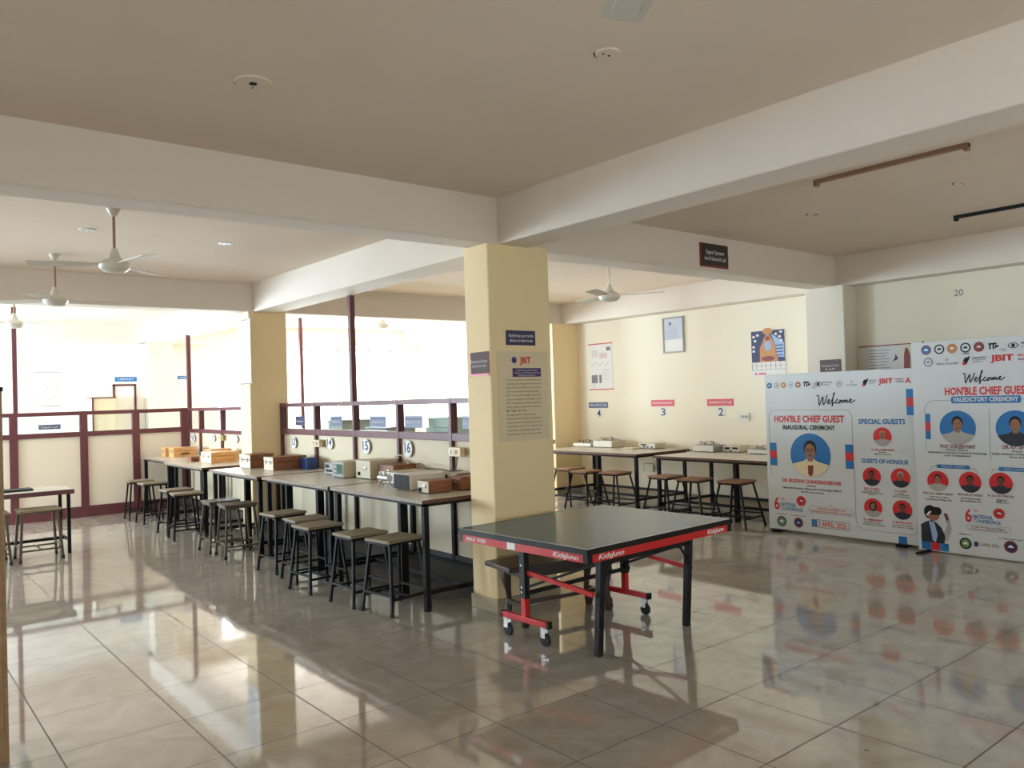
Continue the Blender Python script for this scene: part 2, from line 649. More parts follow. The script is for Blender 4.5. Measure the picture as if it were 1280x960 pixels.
# skirting boards along the right wall
struct(G().box(9.84, 9.852, 5.44, 10.2, 0, 0.12).build('baseboard_right', 'skirt'))
struct(G().box(9.488, 9.502, FY, 4.93, 0, 0.12).build('baseboard_right', 'skirt'))
struct(G().box(LX, 10.2, BY-0.012, BY+0.001, 0, 0.12).build('baseboard_back', 'skirt'))

# ------------------------------------------------------------------ half-height partitions
# station wall: plane x = PX, seen from -x.  built in local frame facing -y then turned.
PX = 4.40


def partition(label, length, posts, loc, rz, top=1.69, mid=(1.285, 1.36), pw=0.045, poles=(), skirt_h=0.12, toprail=0.05, pole_top=2.9, skirt='maroon', board='panel'):
    t = thing('partition', label, 'partition', loc, rz)
    G().box(0, length, 0.012, 0.028, skirt_h, mid[0]).build('panel', board, t)
    G().box(0, length, -0.02, 0.05, mid[0], mid[1]).build('middle_rail', 'maroon', t, bevel=0.004)
    G().box(0, length, -0.02, 0.05, top-toprail, top).build('top_rail', 'maroon', t, bevel=0.004)
    G().box(0, length, -0.02, 0.05, 0, skirt_h).build('skirting', skirt, t)
    for p in posts:
        zs = 0.84 if skirt == 'blackf' else 0
        po = G().box(p-pw/2, p+pw/2, -0.024, 0.054, zs, top+0.001).build('post', 'maroon', t, bevel=0.003)
        if zs:
            G().box(p-pw/2, p+pw/2, -0.024, 0.054, 0, zs).build('lower_post', 'steel', po)
    for a, b in zip(posts[:-1], posts[1:]):
        G().box(a+pw/2, b-pw/2, 0.013, 0.018, mid[1], top-toprail).build('glass_pane', 'glass', t)
    for p, pt in poles:
        G().box(p-0.03, p+0.03, -0.015, 0.045, top, pt).build('ceiling_pole', 'maroon', t)
    return t


# facing -x: local x runs towards -y, so local 0 is the far (large y) end
Y0 = 10.25
partition('cream half-height partition with glazed band behind the long row of lab benches, right of the second column',
          Y0-5.30, [0.02, Y0-9.22, Y0-8.23, Y0-7.27, Y0-6.31, Y0-5.33], (PX, Y0, 0), FX,
          poles=[(Y0-8.27, 2.9)], skirt='blackf', skirt_h=0.2)
Y1 = 14.15
partition('far section of glazed half-height partition behind the wooden boxes, left of the second column',
          Y1-10.60, [0.03, Y1-13.5, Y1-12.5, Y1-11.45, Y1-10.63], (PX, Y1, 0), FX, top=1.66, mid=(1.25, 1.31), poles=[(0.06, 2.9)], pw=0.05)
# cross partition along x at y ~ 14.1
partition('cream half-height partition with broad maroon posts crossing the far left of the room',
          PX-LX-0.02, [0.05, 1.45, 2.95, 1.84+3.6, 2.79+3.6, 3.56+3.6, PX-LX-0.07], (LX, 14.12, 0), 0,
          top=1.665, mid=(1.27, 1.345), pw=0.11, toprail=0.06, skirt_h=0.17, poles=[(1.875+3.6, ZC)], board='panel_lightened')
# a thin pole farther back beyond the station wall
tag(G().box(6.40, 6.46, 14.0, 14.06, 0, ZC).build('support_pole', 'maroon'),
    'thin maroon pole in the far bright bay seen just right of the second column', 'pole')

# ------------------------------------------------------------------ lab benches
def lab_bench(label, x0, y0, depth, length, h, legw=0.045, edge_m='edgel', group=None, foot=True, extra=(0.62,), endm='edge'):
    """x0 = front edge (facing -x), y0 = end nearest the camera"""
    t = thing('lab_bench', label, 'lab bench', (x0, y0, 0), 0, group)
    G().box(0.006, depth-0.006, 0.006, length-0.006, h-0.022, h).build('bench_top', 'lam', t, bevel=0.002)
    G().box(0, 0.006, 0, length, h-0.03, h-0.001).build('front_edging', edge_m, t)
    for e in (0, length-0.006):
        G().box(0, depth, e, e+0.006, h-0.03, h-0.001).build('end_edging', endm, t)
    fz = h-0.022
    g = G()
    i = 0.035
    g.box(i, depth-i, i, i+0.03, fz-0.035, fz).box(i, depth-i, length-i-0.03, length-i, fz-0.035, fz)
    g.box(i, i+0.03, i, length-i, fz-0.035, fz).box(depth-i-0.03, depth-i, i, length-i, fz-0.035, fz)
    g.build('top_frame', 'steel', t)
    for x in (i, depth-i-legw):
        for y in (i, length-i-legw):
            G().box(x, x+legw, y, y+legw, 0, fz-0.001).build('leg', 'steel', t, bevel=0.003)
    for e in extra:
        G().box(i+0.10, i+0.17, e, e+0.05, 0.0, fz-0.001).build('support_post', 'steel', t, bevel=0.003)
    z = 0.13
    g = G()
    g.box(i, depth-i, i+0.01, i+0.04, z, z+0.035).box(i, depth-i, length-i-0.04, length-i-0.01, z, z+0.035)
    g.box(depth-i-0.035, depth-i-0.005, i, length-i, z, z+0.035)
    if foot:
        g.box(0.42, 0.45, i, length-i, z, z+0.035)
        G().box(0.45, depth-i-0.04, i+0.04, length-i-0.04, z, z+0.02).build('foot_board', 'blackf', t)
    else:
        g.box(0.42, 0.45, i, length-i, z, z+0.035)
    g.build('foot_rail', 'steel', t)
    return t


HB = 0.89
lab_bench('nearest pale-topped lab bench, crowded with test instruments, left of the near column', 3.45, 5.38, 0.93, 1.60, HB, extra=(0.56,))
lab_bench('pale-topped lab bench second from the near column, with oscilloscopes at its back', 3.45, 7.02, 0.93, 1.60, HB, extra=(0.5, 1.25))
lab_bench('lab bench standing against the second column with two pale-fronted wooden boxes on it', 3.42, 8.68, 0.93, 1.55, HB, extra=(0.7,))
lab_bench('lab bench beyond the second column carrying one big orange wooden box', 3.46, 10.62, 0.90, 1.65, HB, extra=(0.4,))
lab_bench('farthest lab bench of the long row, touching the cross partition', 3.60, 12.30, 0.76, 1.70, HB, extra=(0.6,))
HR = 0.81
lab_bench('lab bench under the number 2 sign by the right wall, partly behind the large banner', 8.52, 5.55, 1.28, 1.86, HR, edge_m='edge', foot=False, extra=(0.6,))
lab_bench('lab bench under the number 4 sign by the right wall, behind the near column', 8.62, 7.80, 1.2, 2.05, HR, edge_m='edge', foot=False, extra=(0.9,))

# table at the far left
t = thing('side_table', 'narrow dark-edged table with a grey tray at the far left of the room', 'table', (-0.1, 10.72, 0))
G().box(0, 2.10, 0, 0.60, 0.735, 0.755).build('table_top', 'lam', t)
G().box(-0.004, 2.104, -0.012, 0, 0.70, 0.75).box(-0.004, 2.104, 0.6, 0.612, 0.70, 0.75).box(2.10, 2.104, 0, 0.6, 0.70, 0.75).box(-0.004, 0, 0, 0.6, 0.70, 0.75).build('edging', 'maroon', t)
for x in (0.03, 2.03):
    for y in (0.02, 0.54):
        G().box(x, x+0.035, y, y+0.035, 0, 0.735).build('leg', 'steel', t)
G().box(0.03, 2.06, 0.27, 0.30, 0.14, 0.17).box(0.03, 2.06, 0.31, 0.34, 0.14, 0.17).box(0.035, 0.06, 0.03, 0.56, 0.14, 0.17).box(2.035, 2.06, 0.03, 0.56, 0.14, 0.17).build('foot_rail', 'steel', t)
o = G().prism(rrect(1.13, 1.62, 10.93, 11.22, 0.03), 0.757, 0.775, 'z').build('tray', 'insd', bevel=0.003)
tag(o, 'flat dark grey tray lying on the narrow table at far left', 'tray')


# ------------------------------------------------------------------ stools
def make_stool(label, h, seat_m, leg_m, sx=0.36, sy=0.30, splay=0.065, group=None, brace=True, legw=0.022):
    t = thing('lab_stool', label, 'stool', (0, 0, 0), 0, group)
    bm_ = bmesh.new()
    # seat with a slot in the middle: four strips joined into one board
    g = G()
    st = 0.022
    hx, hy = sx/2, sy/2
    a, b = 0.05, 0.011
    g.box(-hx, -a, -hy, hy, h-st, h).box(a, hx, -hy, hy, h-st, h)
    g.box(-a, a, b, hy, h-st, h).box(-a, a, -hy, -b, h-st, h)
    g.build('seat', seat_m, t)
    bm_.free()
    g = G()
    z = h-st-0.022
    g.box(-hx+0.012, hx-0.012, -hy+0.012, -hy+0.034, z, h-st).box(-hx+0.012, hx-0.012, hy-0.034, hy-0.012, z, h-st)
    g.box(-hx+0.012, -hx+0.034, -hy+0.012, hy-0.012, z, h-st).box(hx-0.034, hx-0.012, -hy+0.012, hy-0.012, z, h-st)
    g.build('seat_frame', leg_m, t)
    tx, ty = hx-0.035, hy-0.03

    def at(sgx, sgy, zz):
        f = 1-zz/(h-st)
        return Vector((sgx*(tx+splay*f*0.75), sgy*(ty+splay*f), zz))
    for sgx in (-1, 1):
        for sgy in (-1, 1):
            leg = G().bar(at(sgx, sgy, 0.0), at(sgx, sgy, h-st-0.005), legw).build('leg', leg_m, t)
            G().tube([at(sgx, sgy, 0.0), at(sgx, sgy, 0.035)], 0.018, 8).build('rubber_foot', 'rubber', leg)
    zr = h*0.22
    g = G()
    for sg in (-1, 1):
        g.bar(at(-1, sg, zr), at(1, sg, zr), 0.018)
        g.bar(at(sg, -1, zr+0.03), at(sg, 1, zr+0.03), 0.018)
    if brace:
        g.bar((at(-1, -1, zr)+at(1, -1, zr))/2, (at(-1, 1, zr)+at(1, 1, zr))/2, 0.018)
    g.build('foot_rail', leg_m, t)
    return t


SG = 'stools drawn up to the long row of lab benches'
stoolA = make_stool('nearest stool of the row, grey-brown slotted seat, beside the instrument bench end', 0.585, 'seat', 'steel', 0.36, 0.31, group=SG)
stoolA.location = (3.37, 5.69, 0)
stoolA.rotation_euler = (0, 0, R(8))
for x, y, a, l in (
    (3.30, 6.13, 3, 'grey-brown stool second from the near column, in front of the instruments'),
    (3.25, 6.84, 4, 'front stool of the overlapping pair before the second bench, clear of the bench edge'),
    (3.36, 7.30, -2, 'rear stool of the overlapping pair, tucked partly under the second bench'),
    (3.37, 7.88, 6, 'stool standing alone at the far end of the second bench'),
):
    dup(stoolA, (x, y, 0), R(a), l, SG)
stoolB = make_stool('dark worn stool standing before the second column with brown steel legs, nearer of its pair', 0.585, 'seatd', 'steelg', 0.36, 0.31, group=SG)
stoolB.location = (3.32, 9.02, 0)
stoolB.rotation_euler = (0, 0, R(-4))
dup(stoolB, (3.30, 9.50, 0), R(0), 'dark worn stool with brown steel legs, farther of the pair before the second column', SG)
for x, y, a, l in (
    (3.29, 10.72, -6, 'nearer of the two stools at the bench with the orange wooden box'),
    (3.34, 11.30, 3, 'farther of the two stools at the bench with the orange wooden box'),
    (3.40, 12.62, 2, 'nearer of the two stools at the farthest bench of the row'),
    (3.37, 13.20, -4, 'farthest stool of the row, close to the cross partition'),
):
    dup(stoolA, (x, y, 0), R(a), l, SG)
RG = 'brown-seated stools at the right wall benches'
stoolC = make_stool('brown-seated black-legged stool nearest the large banner, alone at the right wall bench', 0.565, 'seatr', 'steel', 0.36, 0.34, splay=0.11, group=RG, legw=0.024)
stoolC.location = (8.44, 6.0, 0)
stoolC.rotation_euler = (0, 0, R(4))
for x, y, a, l in (
    (8.36, 6.58, 6, 'brown-seated stool in the middle of the bench under number 2'),
    (8.42, 7.10, -2, 'brown-seated stool at the left end of the bench under number 2'),
    (8.42, 8.03, 4, 'nearest brown-seated stool at the bench under number 4'),
    (8.36, 8.56, 0, 'middle of the three brown-seated stools at the bench under number 4'),
    (8.52, 9.09, 0, 'farthest brown-seated stool, just right of the near column'),
):
    dup(stoolC, (x, y, 0), R(a), l, RG)
stoolD = make_stool('beige painted stool drawn up to the narrow table at far left', 0.575, 'seat', 'steelg', 0.42, 0.36, group='beige stools at the far left table', splay=0.05, legw=0.026)
stoolD.location = (1.61, 10.62, 0)
dup(stoolD, (1.10, 10.62, 0), 0, 'beige stool cut off by the tan cupboard at the left edge of the picture', 'beige stools at the far left table')

# ------------------------------------------------------------------ table tennis table (half table)
t = thing('table_tennis_table', 'half table tennis table with blue-green top and red apron before the near column', 'table tennis table', (3.365, 3.455, 0), R(2.3))
TW, TL, TH = 1.52, 1.27, 0.76
G().box(0.004, TW-0.004, 0.004, TL-0.004, TH-0.018, TH).build('table_top', 'tt', t)
g = G()
for a in ((0.012, 0.020, 0.012, TL-0.012), (TW-0.020, TW-0.012, 0.012, TL-0.012), (0.012, TW-0.012, 0.012, 0.020)):
    g.box(*a, TH, TH+0.0012)
g.build('white_line', 'white', t)
G().box(0, 0.012, 0, TL, TH-0.034, TH+0.0005).box(TW-0.012, TW, 0, TL, TH-0.034, TH+0.0005).box(0, TW, 0, 0.012, TH-0.034, TH+0.0005).box(0, TW, TL-0.012, TL, TH-0.034, TH+0.0005).build('black_rim', 'ttblack', t, bevel=0.002)
zz0, zz1 = TH-0.085, TH-0.034
ap = G().box(0.05, TW-0.05, 0.010, 0.030, zz0, zz1).build('front_apron', 'red', t)
ap2 = G().box(0.010, 0.030, 0.05, TL-0.04, zz0, zz1).build('side_apron', 'red', t)
G().box(TW-0.03, TW-0.01, 0.05, TL-0.04, zz0, zz1).build('side_apron', 'red', t)
g = G()
for x in (0.008, TW-0.052):
    for y in (0.008, TL-0.052):
        g.box(x, x+0.044, y, y+0.044, zz0-0.004, zz1)
g.build('corner_bracket', 'ttblack', t, bevel=0.004)
# lettering on the front apron (faces -y) and on the side apron (faces -x)
def logo(parent, x, z, h, w, y):
    text('KidsJunn', x, z, h, 'white', parent, 'maker_lettering', y=y, width=w, shear=0.3, bold=0.02)


logo(ap, 0.22, zz0+0.012, 0.030, 0.24, 0.0085)
logo(ap, TW-0.20, zz0+0.012, 0.030, 0.20, 0.0085)
sd = bpy.data.objects.new('side_lettering_mount', None)


def side_text(s, d, h, w, shear=0.0, name='maker_lettering'):
    """lettering on the -x face; d = distance from the corner nearest the camera"""
    o = text(s, 0, 0, h, 'white', ap2, name, y=0, width=w, shear=shear, bold=0.01)
    # turn local x -> -y, keep z
    for v in o.data.vertices:
        v.co = Vector((0.0085, d - v.co.x, zz0+0.012+v.co.z))
    return o


bpy.data.objects.remove(sd)
side_text('MAX 9000', TL-0.20, 0.028, 0.21, name='model_lettering')
side_text('KidsJunn', 0.20, 0.030, 0.22, 0.3)
G().box(0.006, 0.0105, 0.66, 0.74, zz0+0.004, zz1-0.003).build('maker_label', 'white', ap2)
# front legs with rounded brackets
for x in (0.335, 1.27):
    lx = x
    G().bar((lx, 0.25, 0), (lx-0.0, 0.20, zz0+0.04), 0.045).build('front_leg', 'ttblack', t, bevel=0.004)
G().bar((0.335, 0.215, 0.60), (1.27, 0.215, 0.60), 0.03, 0.03).build('leg_crossbar', 'ttblack', t)
g = G()
for x, s_ in ((0.335, 1), (1.27, -1)):
    pts = [(x+s_*0.02, 0.21, 0.44), (x+s_*0.04, 0.212, 0.52), (x+s_*0.09, 0.214, 0.58), (x+s_*0.16, 0.215, 0.60)]
    g.tube(pts, 0.010, 8)
g.build('leg_bracket', 'ttblack', t, smooth=True)
# wheeled undercarriage: two side frames
for x in (0.245, 1.30):
    G().box(x-0.018, x+0.018, 0.62, 1.07, 0.125, 0.165).build('wheel_bar', 'red', t, bevel=0.003)
    G().box(x-0.020, x+0.020, 0.60, 0.62, 0.122, 0.168).box(x-0.020, x+0.020, 1.07, 1.085, 0.122, 0.168).build('bar_cap', 'ttblack', t)
    G().box(x-0.019, x+0.019, 0.82, 0.865, 0.165, 0.30).build('lower_upright', 'red', t, bevel=0.003)
    up_ = G().box(x-0.023, x+0.023, 0.815, 0.87, 0.29, 0.72).build('upright', 'ttblack', t, bevel=0.003)
    g = G()
    for zb in (0.335, 0.37, 0.52):
        g.tube([(x-0.023, 0.842, zb), (x-0.030, 0.842, zb)], 0.007, 8)
    g.build('bolt', 'chrome', up_)
    G().bar((x+0.01, 0.82, 0.47), (x+0.05, 0.24, 0.40), 0.022, 0.03).build('folding_strut', 'red', t)
    for y in (0.66, 1.04):
        g = G()
        g.box(x-0.019, x-0.015, y-0.025, y+0.015, 0.055, 0.118).box(x+0.015, x+0.019, y-0.025, y+0.015, 0.055, 0.118).box(x-0.019, x+0.019, y-0.02, y+0.02, 0.114, 0.125)
        c = g.build('caster_fork', 'chrome', t)
        T = Matrix.Translation((x, y-0.012, 0.042)) @ Matrix.Rotation(R(90), 4, 'Y')
        G().lathe([(0.030, -0.012), (0.042, -0.010), (0.042, 0.010), (0.030, 0.012)], 20, T).build('wheel', 'rubber', c, smooth=True)
G().bar((0.245, 0.80, 0.335), (1.30, 0.80, 0.335), 0.025).bar((0.245, 0.86, 0.60), (1.30, 0.86, 0.60), 0.025).build('cross_rail', 'ttblack', t)
G().bar((0.245, 0.842, 0.36), (0.335, 0.22, 0.60), 0.018).build('diagonal_brace', 'ttblack', t)
G().bar((1.30, 0.842, 0.36), (1.27, 0.22, 0.60), 0.018).build('diagonal_brace', 'ttblack', t)

# ------------------------------------------------------------------ low carved wooden bench
t = thing('wooden_bench', 'low dark wooden bench with carved curvy legs under the table tennis table', 'bench', (3.64, 4.70, 0), R(-8))
G().prism(rrect(0, 1.08, -0.19, 0.19, 0.02), 0.42, 0.455, 'z').build('seat', 'benchw', t, bevel=0.006)
G().box(0.14, 0.94, -0.15, -0.125, 0.355, 0.42).box(0.14, 0.94, 0.125, 0.15, 0.355, 0.42).box(0.14, 0.165, -0.15, 0.15, 0.355, 0.42).box(0.915, 0.94, -0.15, 0.15, 0.355, 0.42).build('seat_rail', 'benchw', t)
for x, sx in ((0.17, -1), (0.91, 1)):
    for y in (-0.13, 0.13):
        pts = [(x, y, 0.42), (x+sx*0.008, y, 0.37), (x+sx*0.014, y, 0.31), (x, y, 0.22), (x-sx*0.006, y, 0.15), (x+sx*0.004, y, 0.08), (x+sx*0.018, y, 0.035), (x+sx*0.012, y, 0.0)]
        G().tube(pts, [0.030, 0.036, 0.038, 0.024, 0.022, 0.030, 0.034, 0.026], 10).build('leg', 'benchw', t, smooth=True)
G().bar((0.17, -0.13, 0.14), (0.17, 0.13, 0.14), 0.03).bar((0.91, -0.13, 0.14), (0.91, 0.13, 0.14), 0.03).bar((0.17, 0, 0.14), (0.91, 0, 0.14), 0.03).build('stretcher', 'benchw', t)

# ------------------------------------------------------------------ tan cupboard cut by the left frame edge
t = thing('cupboard', 'tan wooden cupboard, only its edge showing at the left border of the picture', 'cupboard', (-0.35, 4.60, 0), R(0))
G().box(0, 0.905, 0, 0.30, 0.0, 1.79).build('carcass', 'alm', t)
G().box(-0.004, 0.909, -0.01, 0.304, 1.79, 1.812).build('dark_top', 'insd', t)
for x in (0.02, 0.46):
    dd = G().box(x, x+0.425, -0.015, -0.001, 0.08, 1.76).build('door', 'alm', t, bevel=0.003)
    G().box(x+0.2, x+0.22, -0.035, -0.015, 0.9, 1.02).build('handle', 'chrome', dd)


# ------------------------------------------------------------------ portraits for the banners
def portrait(parent, cx, cz, r, back, hair, skin, cloth, kind=0, y=-0.0015):
    d = G().prism(disc(cx, cz, r, r), y-0.0004, y).build('portrait', back, parent)
    yy = y-0.0008
    # shoulders clipped to the disc
    sh = []
    for k in range(15):
        a = R(205 + 130*k/14)
        sh.append((cx+r*math.cos(a)*0.99, cz+r*math.sin(a)*0.99))
    top = [(cx+0.36*r, cz-0.28*r), (cx+0.16*r, cz-0.16*r), (cx-0.16*r, cz-0.16*r), (cx-0.36*r, cz-0.28*r)]
    G().prism(sh+top, yy-0.0004, yy).build('printed_clothes', cloth, d)
    yy -= 0.0006
    G().prism([(cx-0.14*r, cz-0.28*r), (cx+0.14*r, cz-0.28*r), (cx+0.12*r, cz), (cx-0.12*r, cz)], yy-0.0004, yy).build('printed_neck', skin, d)
    if kind == 2:      # long hair
        G().prism(disc(cx, cz+0.16*r, 0.40*r, 0.52*r), yy-0.0008, yy).build('printed_hair', hair, d)
    elif kind == 3:    # cap
        G().prism(disc(cx, cz+0.30*r, 0.30*r, 0.36*r), yy-0.0008, yy).build('printed_cap', 'oink', d)
    else:
        G().prism(disc(cx, cz+0.30*r, 0.31*r, 0.38*r), yy-0.0008, yy).build('printed_hair', hair, d)
    yy -= 0.001
    G().prism(disc(cx, cz+0.16*r, 0.255*r, 0.36*r), yy-0.0004, yy).build('printed_face', skin, d)
    yy -= 0.0006
    g = G()
    for s_ in (-1, 1):
        g.prism(disc(cx+s_*0.10*r, cz+0.24*r, 0.045*r, 0.022*r, 10), yy-0.0003, yy)
    g.prism([(cx-0.09*r, cz-0.02*r), (cx+0.09*r, cz-0.02*r), (cx+0.05*r, cz-0.05*r), (cx-0.05*r, cz-0.05*r)], yy-0.0003, yy)
    if kind == 1:      # glasses
        for s_ in (-1, 1):
            ring(g, cx+s_*0.105*r, cz+0.235*r, 0.085*r, 0.018*r, yy-0.0003, yy, 12)
        g.prism([(cx-0.05*r, cz+0.03*r), (cx+0.05*r, cz+0.03*r), (cx+0.09*r, cz+0.0*r), (cx-0.09*r, cz+0.0*r)], yy-0.0003, yy)
    g.build('printed_features', 'ink', d)
    return d


def line_text(s, x, z, h, w, m_, parent, name='small_print'):
    return text(s, x, z, h, m_, parent, name, y=-0.0015, width=w, bold=0.022)


def emblem(parent, cx, cz, r, outer, inner, mark='white'):
    e = G().prism(disc(cx, cz, r), -0.0014, -0.001).build('emblem', outer, parent)
    G().prism(disc(cx, cz, r*0.74), -0.0020, -0.0016).build('emblem_field', inner, e)
    G().prism([(cx-r*0.45, cz-r*0.15), (cx+r*0.45, cz-r*0.15), (cx+r*0.30, cz+r*0.12), (cx, cz+r*0.32), (cx-r*0.30, cz+r*0.12)], -0.0026, -0.0022).build('emblem_mark', mark, e)
    return e


def flag_bar(parent, x0, x1, z0, z1, colours=('bink', 'rink', 'bink')):
    n_ = len(colours)
    for k, c in enumerate(colours):
        a = z1-(z1-z0)*k/n_
        b = z1-(z1-z0)*(k+1)/n_
        G().box(x0, x1, -0.0016, -0.001, b, a).build('colour_block', c, parent)


def conference(parent, x, z, s_):
    """the '6th NATIONAL CONFERENCE' lock-up, x,z = lower left of the 6, s_ = scale (1 = banner 1)"""
    text('6', x+0.036*s_, z, 0.145*s_, 'rink', parent, 'conference_numeral', y=-0.0015, width=0.072*s_, bold=0.02)
    text('TH', x+0.11*s_, z+0.11*s_, 0.034*s_, 'rink', parent, 'conference_numeral', y=-0.0015, width=0.045*s_)
    text('NATIONAL', x+0.085*s_, z+0.045*s_, 0.045*s_, 'bink', parent, 'conference_name', y=-0.0015, width=0.205*s_, align='LEFT', bold=0.015)
    text('CONFERENCE', x+0.085*s_, z-0.003, 0.040*s_, 'bink', parent, 'conference_name', y=-0.0015, width=0.28*s_, align='LEFT', bold=0.015)
    e = G().prism(disc(x+0.35*s_, z+0.12*s_, 0.058*s_), -0.0014, -0.001).build('conference_emblem', 'rink', parent)
    G().prism([(x+0.32*s_, z+0.10*s_), (x+0.35*s_, z+0.085*s_), (x+0.385*s_, z+0.12*s_), (x+0.36*s_, z+0.155*s_), (x+0.33*s_, z+0.145*s_)], -0.002, -0.0016).build('emblem_mark', 'mink', e)
    G().prism([(x+0.335*s_, z+0.118*s_), (x+0.375*s_, z+0.112*s_), (x+0.37*s_, z+0.13*s_), (x+0.338*s_, z+0.134*s_)], -0.0026, -0.0022).build('emblem_mark', 'white', e)


def welcome(parent, x, z, h, w):
    """flowing hand-lettered Welcome drawn as one thin stroke set; x = centre, z = baseline"""
    P = [
        # W
        [(0.00, 0.86), (0.015, 0.93), (0.045, 0.90), (0.05, 0.45), (0.06, -0.08), (0.10, 0.25), (0.165, 0.80), (0.165, 0.30), (0.175, -0.02), (0.23, 0.35), (0.285, 0.95)],
        # e
        [(0.27, 0.20), (0.32, 0.30), (0.345, 0.44), (0.32, 0.50), (0.295, 0.35), (0.29, 0.15), (0.32, 0.06), (0.36, 0.16), (0.395, 0.35)],
        # l
        [(0.395, 0.35), (0.44, 0.80), (0.475, 1.15), (0.455, 1.12), (0.425, 0.50), (0.40, -0.20), (0.43, 0.10), (0.48, 0.22)],
        # c
        [(0.56, 0.42), (0.535, 0.48), (0.495, 0.25), (0.515, 0.10), (0.56, 0.16), (0.60, 0.30)],
        # o
        [(0.60, 0.30), (0.585, 0.16), (0.62, 0.14), (0.65, 0.30), (0.635, 0.42), (0.60, 0.36), (0.66, 0.36), (0.69, 0.40)],
        # m
        [(0.69, 0.40), (0.695, 0.15), (0.725, 0.40), (0.745, 0.40), (0.745, 0.16), (0.775, 0.40), (0.80, 0.40), (0.80, 0.18), (0.84, 0.26)],
        # e
        [(0.84, 0.26), (0.895, 0.40), (0.905, 0.50), (0.875, 0.48), (0.86, 0.24), (0.90, 0.15), (0.95, 0.28), (1.0, 0.42)],
    ]
    g = G()
    for st in P:
        pts = [(x+(u-0.5)*w, -0.0016, z+v*h) for u, v in st]
        # smooth by Catmull-Rom
        sm = []
        for i in range(len(pts)-1):
            p0, p1, p2, p3 = (Vector(pts[max(i-1, 0)]), Vector(pts[i]), Vector(pts[i+1]), Vector(pts[min(i+2, len(pts)-1)]))
            for k in range(4):
                q = k/4
                sm.append(0.5*((2*p1)+(p2-p0)*q+(2*p0-5*p1+4*p2-p3)*q*q+(3*p1-p0-3*p2+p3)*q**3))
        sm.append(Vector(pts[-1]))
        for a, b in zip(sm[:-1], sm[1:]):
            if (b-a).length > 1e-5:
                g.bar(a, b+(b-a)*0.25, 0.011*h/0.11, 0.0008, up=(0, 1, 0))
    g.build('welcome_script', 'ink', parent)


def logos_small(parent, x, z, kind, s_=1.0):
    if kind == 'hand':
        g = G().prism([(x-0.03, z-0.03), (x-0.005, z-0.035), (x+0.02, z+0.012), (x+0.03, z+0.045), (x+0.0, z+0.03), (x-0.02, z+0.028), (x-0.035, z)], -0.0015, -0.001)
        g.build('hand_logo', 'ink', parent)
        G().prism([(x-0.045, z-0.03), (x-0.03, z-0.045), (x-0.005, z-0.035), (x-0.03, z-0.005)], -0.0021, -0.0016).build('hand_logo', 'rink', parent)
    if kind == 'arch':
        G().box(x, x+0.07, -0.0015, -0.001, z+0.018, z+0.034).box(x+0.005, x+0.018, -0.0015, -0.001, z-0.025, z+0.018).box(x+0.035, x+0.048, -0.0015, -0.001, z-0.025, z+0.018).prism([(x+0.05, z-0.02), (x+0.075, z-0.008), (x+0.095, z+0.006), (x+0.06, z+0.014)], -0.0015, -0.001).build('arch_logo', 'ink', parent)
        line_text('SCIENCE & ARTS', x+0.125, z-0.035, 0.010, 0.055, 'gink', parent)
        line_text('COUNCIL', x+0.13, z-0.05, 0.010, 0.04, 'gink', parent)
    if kind == 'eye':
        g = G()
        outline(g, [(x-0.045, z), (x-0.02, z+0.022), (x+0.02, z+0.022), (x+0.045, z), (x+0.02, z-0.022), (x-0.02, z-0.022), (x-0.045, z)], 0.007, -0.0015)
        g.prism(disc(x, z, 0.016), -0.002, -0.001)
        g.build('eye_logo', 'ink', parent)


def big_banner(label, y0, x, width, h, z0=0.03):
    t = thing('banner', label, 'banner', (x, y0, 0), FX, 'conference welcome banners')
    G().box(0, width, 0, 0.03, z0, h).build('vinyl_face', 'vinyl', t, bevel=0.003)
    G().box(0.01, width-0.01, 0.031, 0.055, z0+0.02, h-0.02).build('back_frame', 'steel', t)
    return t


B1 = big_banner('nearly square welcome banner with one big blue portrait circle, standing left of the taller banner', 5.54, 8.42, 1.755, 1.855)
for x in (0.12, 1.58):
    G().box(x-0.05, x+0.05, -0.06, 0.20, 0.0, 0.032).build('foot', 'steel', B1)
for k, (x, oc, ic) in enumerate(((0.066, 'nink', 'bink'), (0.163, 'gnk', 'vinyl'), (0.254, 'oink', 'oink'), (0.349, 'lb', 'vinyl'), (0.441, 'mink', 'oink'))):
    emblem(B1, x, 1.722, 0.034, oc, ic, 'nink' if k in (1, 3) else 'white')
logos_small(B1, 0.51, 1.722, 'arch')
logos_small(B1, 0.69, 1.722, 'eye')
line_text('MINISTRY OF SCIENCE', 0.80, 1.732, 0.013, 0.12, 'ink', B1)
line_text('TECHNOLOGY', 0.785, 1.706, 0.012, 0.09, 'gink', B1)
emblem(B1, 0.943, 1.716, 0.034, 'gink', 'vinyl', 'gink')
line_text('ACADEMY', 1.085, 1.692, 0.016, 0.13, 'gink', B1)
emblem(B1, 1.085, 1.735, 0.014, 'gink', 'vinyl', 'gink')
logos_small(B1, 1.245, 1.722, 'hand')
line_text('INDIAN COUNCIL', 1.32, 1.738, 0.010, 0.085, 'ink', B1)
line_text('OF TECHNICAL', 1.32, 1.722, 0.010, 0.085, 'gink', B1)
line_text('EDUCATION', 1.31, 1.705, 0.010, 0.06, 'gink', B1)
text('JBIT', 1.46, 1.706, 0.052, 'rink', B1, 'college_logo', y=-0.0015, width=0.155, bold=0.04)
line_text('NAAC', 1.605, 1.735, 0.022, 0.08, 'rink', B1)
line_text('ACCREDITED', 1.61, 1.712, 0.015, 0.09, 'nink', B1)
text('A', 1.692, 1.702, 0.055, 'rink', B1, 'grade_letter', y=-0.0015, width=0.06, bold=0.03)
welcome(B1, 0.895, 1.49, 0.11, 0.45)
g = G()
